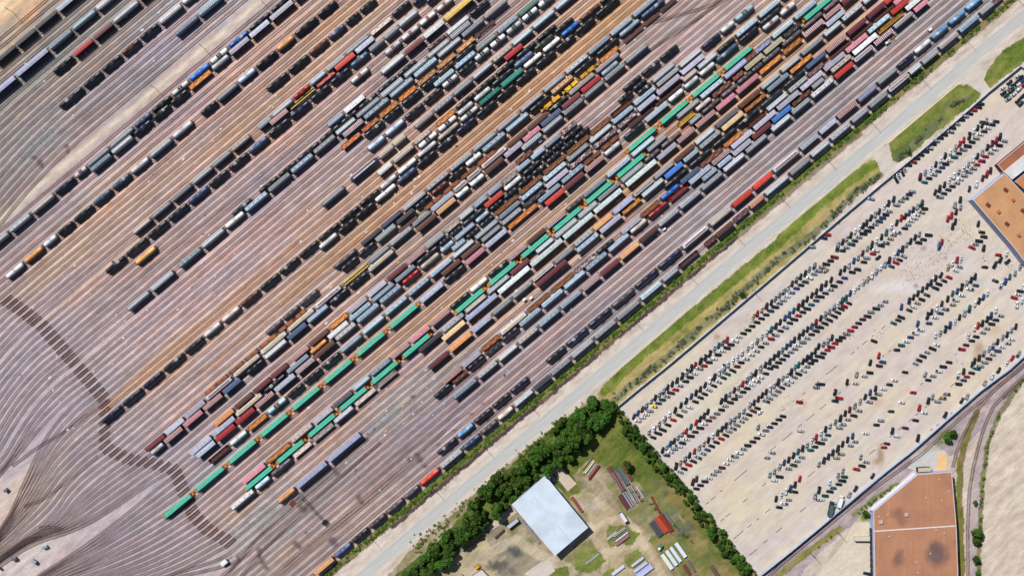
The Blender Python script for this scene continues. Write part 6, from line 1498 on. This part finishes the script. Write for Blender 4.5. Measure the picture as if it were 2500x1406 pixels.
# ---------------------------------------------------------------- poles and the mast
M_POLE = plain('weathered_pole', (74,64,58))
def make_pole():
    o = emp('utility_pole'); MB().cyl(0, 0, 0, 11, .17, 8, r2=.11).obj('pole_shaft', [M_POLE], o)
    MB().box(-1.3, 1.3, -.07, .07, 9.9, 10.05).box(-.9, .9, -.06, .06, 9.0, 9.12).obj('crossarm', [M_POLE], o); return o
p0 = make_pole()
PO = [(31,30),(380,216),(496,116),(636,0),(2485,0),(2358,98),(2248,191),(2126,298),(2018,389),(1905,481),(1793,573),(1679,669),(1545,780),(1292,987),(1180,1089),(1060,1194),(905,1312),(816,1390),(1836,709),(1980,1351),(567,1358),(2042,1297)]
for i, (x, y) in enumerate(PO):
    o = p0 if i == 0 else dup(p0); wx, wy = W(x, y); o.location = (wx, wy, 0); o.rotation_euler = (0, 0, R(-50))
    lb = ('dark utility pole %s beside the %s' % (ordn(i+1) + ' listed', '') )
    side = 'dirt road in the upper left' if i < 4 else ('ditch' if i < 18 else 'fence')
    tag(o, ['utility pole on sandy ground at the top left corner', 'utility pole beside the pale dirt road, lower of three', 'utility pole beside the pale dirt road, middle of three', 'utility pole beside the pale dirt road, at the top edge'][i] if i < 4 else ('utility pole beside the ditch, %s from the top right' % ordn(i-3) if i < 18 else ['utility pole on the scrub beside the lot fence', 'utility pole beside the railway below the lot', 'short pole beside the white hut at the bottom', 'utility pole on the concrete apron left of brown warehouse'][i-18]), 'utility pole', 'utility poles')
mast = emp('lattice_light_mast'); wx, wy = W(734,1210); mast.location = (wx, wy, 0); mast.rotation_euler = (0, 0, R(47)); tag(mast, 'tall lattice floodlight mast among the tracks casting a long shadow', 'light mast')
HM = 27.0; b = MB()
def bar(b, p, q, r=.07):
    p = np.array(p, float); q = np.array(q, float); d = q-p; l = np.linalg.norm(d); d /= l; a = np.cross(d, (0,0,1.0) if abs(d[2]) < .9 else (1.0,0,0)); a /= np.linalg.norm(a); c = np.cross(d, a)
    vs = [tuple(e + r*(sx*a+sy*c)) for e in (p, q) for sx, sy in ((-1,-1),(1,-1),(1,1),(-1,1))]; b.add(vs, [(0,1,5,4),(1,2,6,5),(2,3,7,6),(3,0,4,7),(4,5,6,7)])
cor = [(-1,-1),(1,-1),(1,1),(-1,1)]; sec = 12
for k_ in range(sec):
    z0, z1 = HM*k_/sec, HM*(k_+1)/sec; r0, r1 = 1.15-.75*k_/sec, 1.15-.75*(k_+1)/sec
    for i in range(4):
        a_, c_ = cor[i], cor[(i+1) % 4]; bar(b, (a_[0]*r0, a_[1]*r0, z0), (a_[0]*r1, a_[1]*r1, z1), .1); bar(b, (a_[0]*r0, a_[1]*r0, z0), (c_[0]*r1, c_[1]*r1, z1), .06); bar(b, (a_[0]*r1, a_[1]*r1, z1), (c_[0]*r1, c_[1]*r1, z1), .06)
b.obj('lattice_tower', [M_HVAC], mast)
MB().box(-1.9, 1.9, -1.9, 1.9, HM, HM+.12).obj('lamp_platform', [M_RUSTU], mast)
lm = MB()
for i in range(5):
    for s in (-1, 1): lm.box(-1.8+i*.8, -1.4+i*.8, s*2.1-.25, s*2.1+.25, HM+.1, HM+.6)
lm.obj('floodlights', [M_HVAC], mast)

# ---------------------------------------------------------------- trees and undergrowth
def leafmat(name, c1, c2):
    m, nt_, bs_ = newmat(name); f = maprange(nt_, noise(nt_, coords(nt_), .5, 4, .7), .35, .68, 0, 1); oi_ = N(nt_, 'ShaderNodeObjectInfo')
    h_ = N(nt_, 'ShaderNodeHueSaturation'); nt_.links.new(mix(nt_, lin(c1, .6), lin(c2, .6), f), h_.inputs['Color']); nt_.links.new(maprange(nt_, oi_.outputs['Random'], 0, 1, .6, 1.45), h_.inputs['Value'])
    nt_.links.new(maprange(nt_, oi_.outputs['Random'], 0, 1, .475, .515), h_.inputs['Hue'])
    nt_.links.new(h_.outputs[0], bs_.inputs['Base Color']); bs_.inputs['Roughness'].default_value = .75; bs_.inputs['Specular IOR Level'].default_value = .2; return m
M_LEAF = leafmat('tree_foliage', (44,80,24), (82,118,34)); M_SCRUB = leafmat('scrub_foliage', (92,104,78), (120,128,98)); M_BUSH = leafmat('bush_foliage', (70,104,34), (104,130,48)); M_BARK = plain('bark', (92,76,62))
def leaves(clumps, n, size, seed, zmin=.3):
    r_ = np.random.RandomState(seed); cs = np.array(clumps); pick = r_.choice(len(cs), n, p=cs[:,3]**2/np.sum(cs[:,3]**2)); d = r_.normal(size=(n,3)); d /= np.linalg.norm(d, axis=1)[:,None]
    rad = cs[pick,3]*(.72+.34*r_.rand(n)); p = cs[pick,:3] + d*rad[:,None]*np.array([1,1,.75]); p[:,2] = np.maximum(p[:,2], zmin)
    nrm = d + r_.normal(scale=.55, size=(n,3)); nrm /= np.linalg.norm(nrm, axis=1)[:,None]; t = np.cross(nrm, r_.normal(size=(n,3))); t /= np.linalg.norm(t, axis=1)[:,None]; q = np.cross(nrm, t)
    s = size*(.6+.8*r_.rand(n))[:,None]; V = np.stack([p-t*s-q*s*.6, p+t*s*.3-q*s, p+t*s+q*s*.6, p-t*s*.3+q*s], 1).reshape(-1,3); return V, np.arange(4*n).reshape(n,4)
def crown_mesh(seed, Rr, H, n=900, size=.34):
    r_ = random.Random(seed); cl = []
    for i in range(13):
        a = r_.random()*2*math.pi; q = Rr*math.sqrt(r_.random())*.68; cl.append((q*math.cos(a), q*math.sin(a), H*(.55+.32*r_.random())-.12*q, Rr*r_.uniform(.26,.46)))
    cl.append((0,0,H*.78,Rr*.45)); V, F = leaves(cl, n, size, seed)
    return fast_mesh('crown', V, F, [M_LEAF])
def trunk_mesh(seed, H):
    r_ = random.Random(seed); b = MB(); b.cyl(0, 0, 0, H*.5, .2, 8, r2=.12)
    for i in range(5):
        a = i*1.26+r_.random(); bar(b, (0,0,H*(.3+.04*i)), (math.cos(a)*H*.22, math.sin(a)*H*.22, H*(.55+.05*i)), .05)
    return b.mesh('trunk', [M_BARK])
CR = [(crown_mesh(40+i, 3.1+.35*(i % 3), 6.5+i*.5, 1500), trunk_mesh(i, 6.5+i*.5)) for i in range(6)]
WOODS = [([(1450,975),(1503,985),(1496,1010),(1440,1062),(1420,1100),(1380,1125),(1340,1145),(1325,1160),(1250,1222),(1262,1240),(1225,1245),(1190,1290),(1165,1290),(1128,1330),(1060,1400),(1000,1430),(985,1406),(1020,1372),(1080,1310),(1110,1290),(1140,1245),(1200,1175),(1240,1150),(1290,1120),(1310,1080),(1370,1030),(1430,1000)], 11.5, 1.0, 'wood beside the road'),
 ([(1505,1000),(1520,1005),(1600,1100),(1690,1206),(1780,1315),(1852,1406),(1815,1406),(1740,1320),(1680,1235),(1590,1135),(1530,1065)], 8.5, .5, 'hedge beside the lot fence')]
rt = random.Random(21); placed = []; tn = 0
for poly, sp, sc, nm in WOODS:
    xs = [p[0] for p in poly]; ys = [p[1] for p in poly]; cand = []
    for _ in range(9000):
        x, y = rt.uniform(min(xs), max(xs)), rt.uniform(min(ys), max(ys))
        if not inpoly(np.array([x]), np.array([y]), poly)[0]: continue
        if 1243 < x < 1440 and 1155 < y < 1360 and inpoly(np.array([x]), np.array([y]), [(1331,1150),(1446,1287),(1355,1366),(1237,1231)])[0]: continue
        if x > 1505 and (x-1508)*.645 - (y-991)*.764*1.0 > -5*sc - 2 and nm.startswith('hedge') and ((x-1508)*.769 - (y-991)*.639) > -9: continue
        if nm.startswith('wood') and vn2.fbm(np.array([x]), np.array([y]), 40, 3)[0] < .40: continue
        if all(math.hypot(x-a, y-b) > sp for a, b in cand): cand.append((x, y))
    cand.sort(key=lambda p: p[0]-p[1])
    for i, (x, y) in enumerate(cand):
        s = sc*rt.choice((.5, .7, .85, 1.0, 1.15, 1.35))*rt.uniform(.9, 1.1); wx, wy = W(x, y, 4); cme, tme = CR[rt.randrange(6)]
        o = emp('tree'); o.location = (wx, wy, 0); o.rotation_euler = (0, 0, rt.random()*6.28); o.scale = (s, s, s*rt.uniform(.8, 1.1)); link('crown', cme, o); link('trunk', tme, o)
        tag(o, 'green leafy tree of the %s, %s counted from its lower-left end' % (nm, ordn(i+1)), 'tree', 'trees of the ' + nm); tn += 1
for i, (x, y, s, lb) in enumerate(((2383,1300,1.25,'round green tree beside the curved track in the field, upper one'),(2382,1318,.9,'green tree touching the round tree beside the curved track'),(2381,1365,.8,'small green tree beside the curved track near the bottom edge'),(2382,1227,.5,'tiny bush-like tree beside the curved track above the round tree'),(2113,1252,.7,'dark small tree at the west corner of the brown roofed warehouse'),(1531,1134,.8,'round green tree at the end of the rusty steel stacks'),(1534,1148,.6,'small green tree beside the rusty steel stacks'),(2325,1058,.8,'green tree at the tip of the railway triangle'),(2312,1068,.9,'green tree in the railway triangle, lower one'),(2388,1400,.6,'green shrub tree at the bottom edge beside the curved track'),(2221,371,.45,'green bush tree on the verge beside the gravel entrance'),(1811,718,.5,'round green bush on the scrub verge by the fence'),(1790,738,.35,'small round green bush lower on the scrub verge by the fence'))):
    wx, wy = W(x, y, 3); cme, tme = CR[i % 6]; o = emp('tree'); o.location = (wx, wy, 0); o.rotation_euler = (0, 0, i*1.3); o.scale = (s, s, s); link('crown', cme, o); link('trunk', tme, o); tag(o, lb, 'tree', 'scattered trees in the east')
def undergrowth(name, regions, n, size, mat, label, seed, hmax=1.0):
    r_ = np.random.RandomState(seed); Vs = []; Fs = []; off = 0; per = n//len(regions)
    for pl, w, dens in regions:
        pl = np.array(pl, float); sg = np.hypot(*np.diff(pl, axis=0).T); cum = np.concatenate([[0], np.cumsum(sg)]); k = int(cum[-1]*w*dens)
        s = r_.rand(k)*cum[-1]; x = np.interp(s, cum, pl[:,0]) ; y = np.interp(s, cum, pl[:,1]); o = r_.normal(scale=w*.5, size=k); x += o*.64; y += o*.77
        q = vn(x*1.0, y*1.0, 9.0) + .25*r_.rand(k); kp = q > .52; x, y = x[kp], y[kp]
        cl = [((a-CX)*S, (CY-b)*S, .25+.2*r_.rand()*hmax, (.5+.7*r_.rand())*hmax) for a, b in zip(x, y)]
        if not cl: continue
        V, F = leaves(cl, len(cl)*22, size, seed, .05); Vs.append(V); Fs.append(F+off); off += len(V)
    tag(link(name, fast_mesh(name, np.concatenate(Vs), np.concatenate(Fs), [mat])), label, 'undergrowth', kind='stuff')
GS = vline(1587, -560, 1960)
undergrowth('ditch_weeds', [(GS, 6.5, .09)], 1, .26, M_BUSH, 'green weeds and low bushes along the ditch beside the tracks', 5, .8)
undergrowth('verge_scrub', [([(1500,975),(1625,872),(1760,760),(1880,650),(2000,560),(2090,470),(2150,428)], 9, .06), ([(2192,388),(2240,345),(2300,290)], 6, .06), ([(2310,262),(2366,240)], 5, .1)], 1, .26, M_SCRUB, 'grey green scrub on the verge beside the long lot fence', 6, .9)
undergrowth('track_edge_weeds', [([(2500,925),(2440,1010),(2412,1080),(2398,1180),(2392,1300),(2390,1406)], 4, .06), ([(1480,1150),(1600,1240),(1700,1330)], 26, .006), ([(1000,1345),(1130,1240),(1290,1100),(1440,985)], 18, .03), ([(2180,1190),(2120,1230),(2095,1250)], 4, .1), ([(1990,1340),(2060,1285)], 3, .02)], 1, .24, M_BUSH, 'scattered green bushes beside the storage yard and the curved track', 8, .9)
# wheel and litter specks in the lot
rl = random.Random(4); b = MB()
for cx_, cy_, rr, n in ((2260,640,60,70),(2310,600,40,40),(2345,560,40,30),(2225,670,40,40),(1830,785,18,18),(2345,880,20,10),(2070,815,14,14),(2410,640,26,20),(2460,650,20,14),(2365,580,24,22),(2140,810,20,14),(1930,985,24,16),(1960,980,16,14),(2055,545,12,8),(1765,1000,14,6)):
    for i in range(n):
        x, y = cx_+rl.gauss(0, rr*.5), cy_+rl.gauss(0, rr*.4); wx, wy = W(x, y); b.cyl(wx, wy, .005, .25, rl.uniform(.12,.24), 7)
tag(b.obj('loose_tyres', [M_RUBBER]), 'small dark tyres and litter scattered over the gravel lot', 'litter', kind='stuff')

# pale and orange scraps of concrete, paper and spilled cargo between the rails
rl = random.Random(9); bb = {}
SC = [((226,220,222), .62), ((214,168,120), .23), ((90,76,78), .15)]
for v0, v1, u0, u1, n in ((480,940,0,800,150),(540,900,-440,0,60),(1020,1460,-250,1300,260),(1330,1420,-100,900,90),(960,1010,0,1100,40),(730,1000,-560,-440,30),(100,380,-200,350,40),(1440,1560,-100,1600,60)):
    for i in range(n):
        c = rl.choices([q[0] for q in SC], [q[1] for q in SC])[0]; b = bb.setdefault(c, MB()); u, v = rl.uniform(u0, u1), rl.uniform(v0, v1); x, y = xy(u, v)
        if not (-10 < x < 2510 and -10 < y < 1420): continue
        wx, wy = W(x, y); w = rl.choice((.35, .5, .7, 1.0))*rl.uniform(.7, 1.3); l = w*rl.uniform(.6, 1.8); a = TH + rl.gauss(0, .3); ca, sa = math.cos(a), math.sin(a)
        P = [(wx+p*l/2*ca-q*w/2*sa, wy+p*l/2*sa+q*w/2*ca) for p, q in ((-1,-1),(1,-1),(1,1),(-1,1))]
        b.add([(p, q, .02) for p, q in P] + [(p, q, .3) for p, q in P], [(4,5,6,7),(0,1,5,4),(1,2,6,5),(2,3,7,6),(3,0,4,7)])
for c, b in bb.items(): tag(b.obj('trackside_debris', [plain('debris', c)]), {226: 'small white scraps scattered between the tracks', 214: 'small orange spills and boards between the tracks', 90: 'small dark scraps scattered between the tracks'}[c[0]], 'debris', kind='stuff')
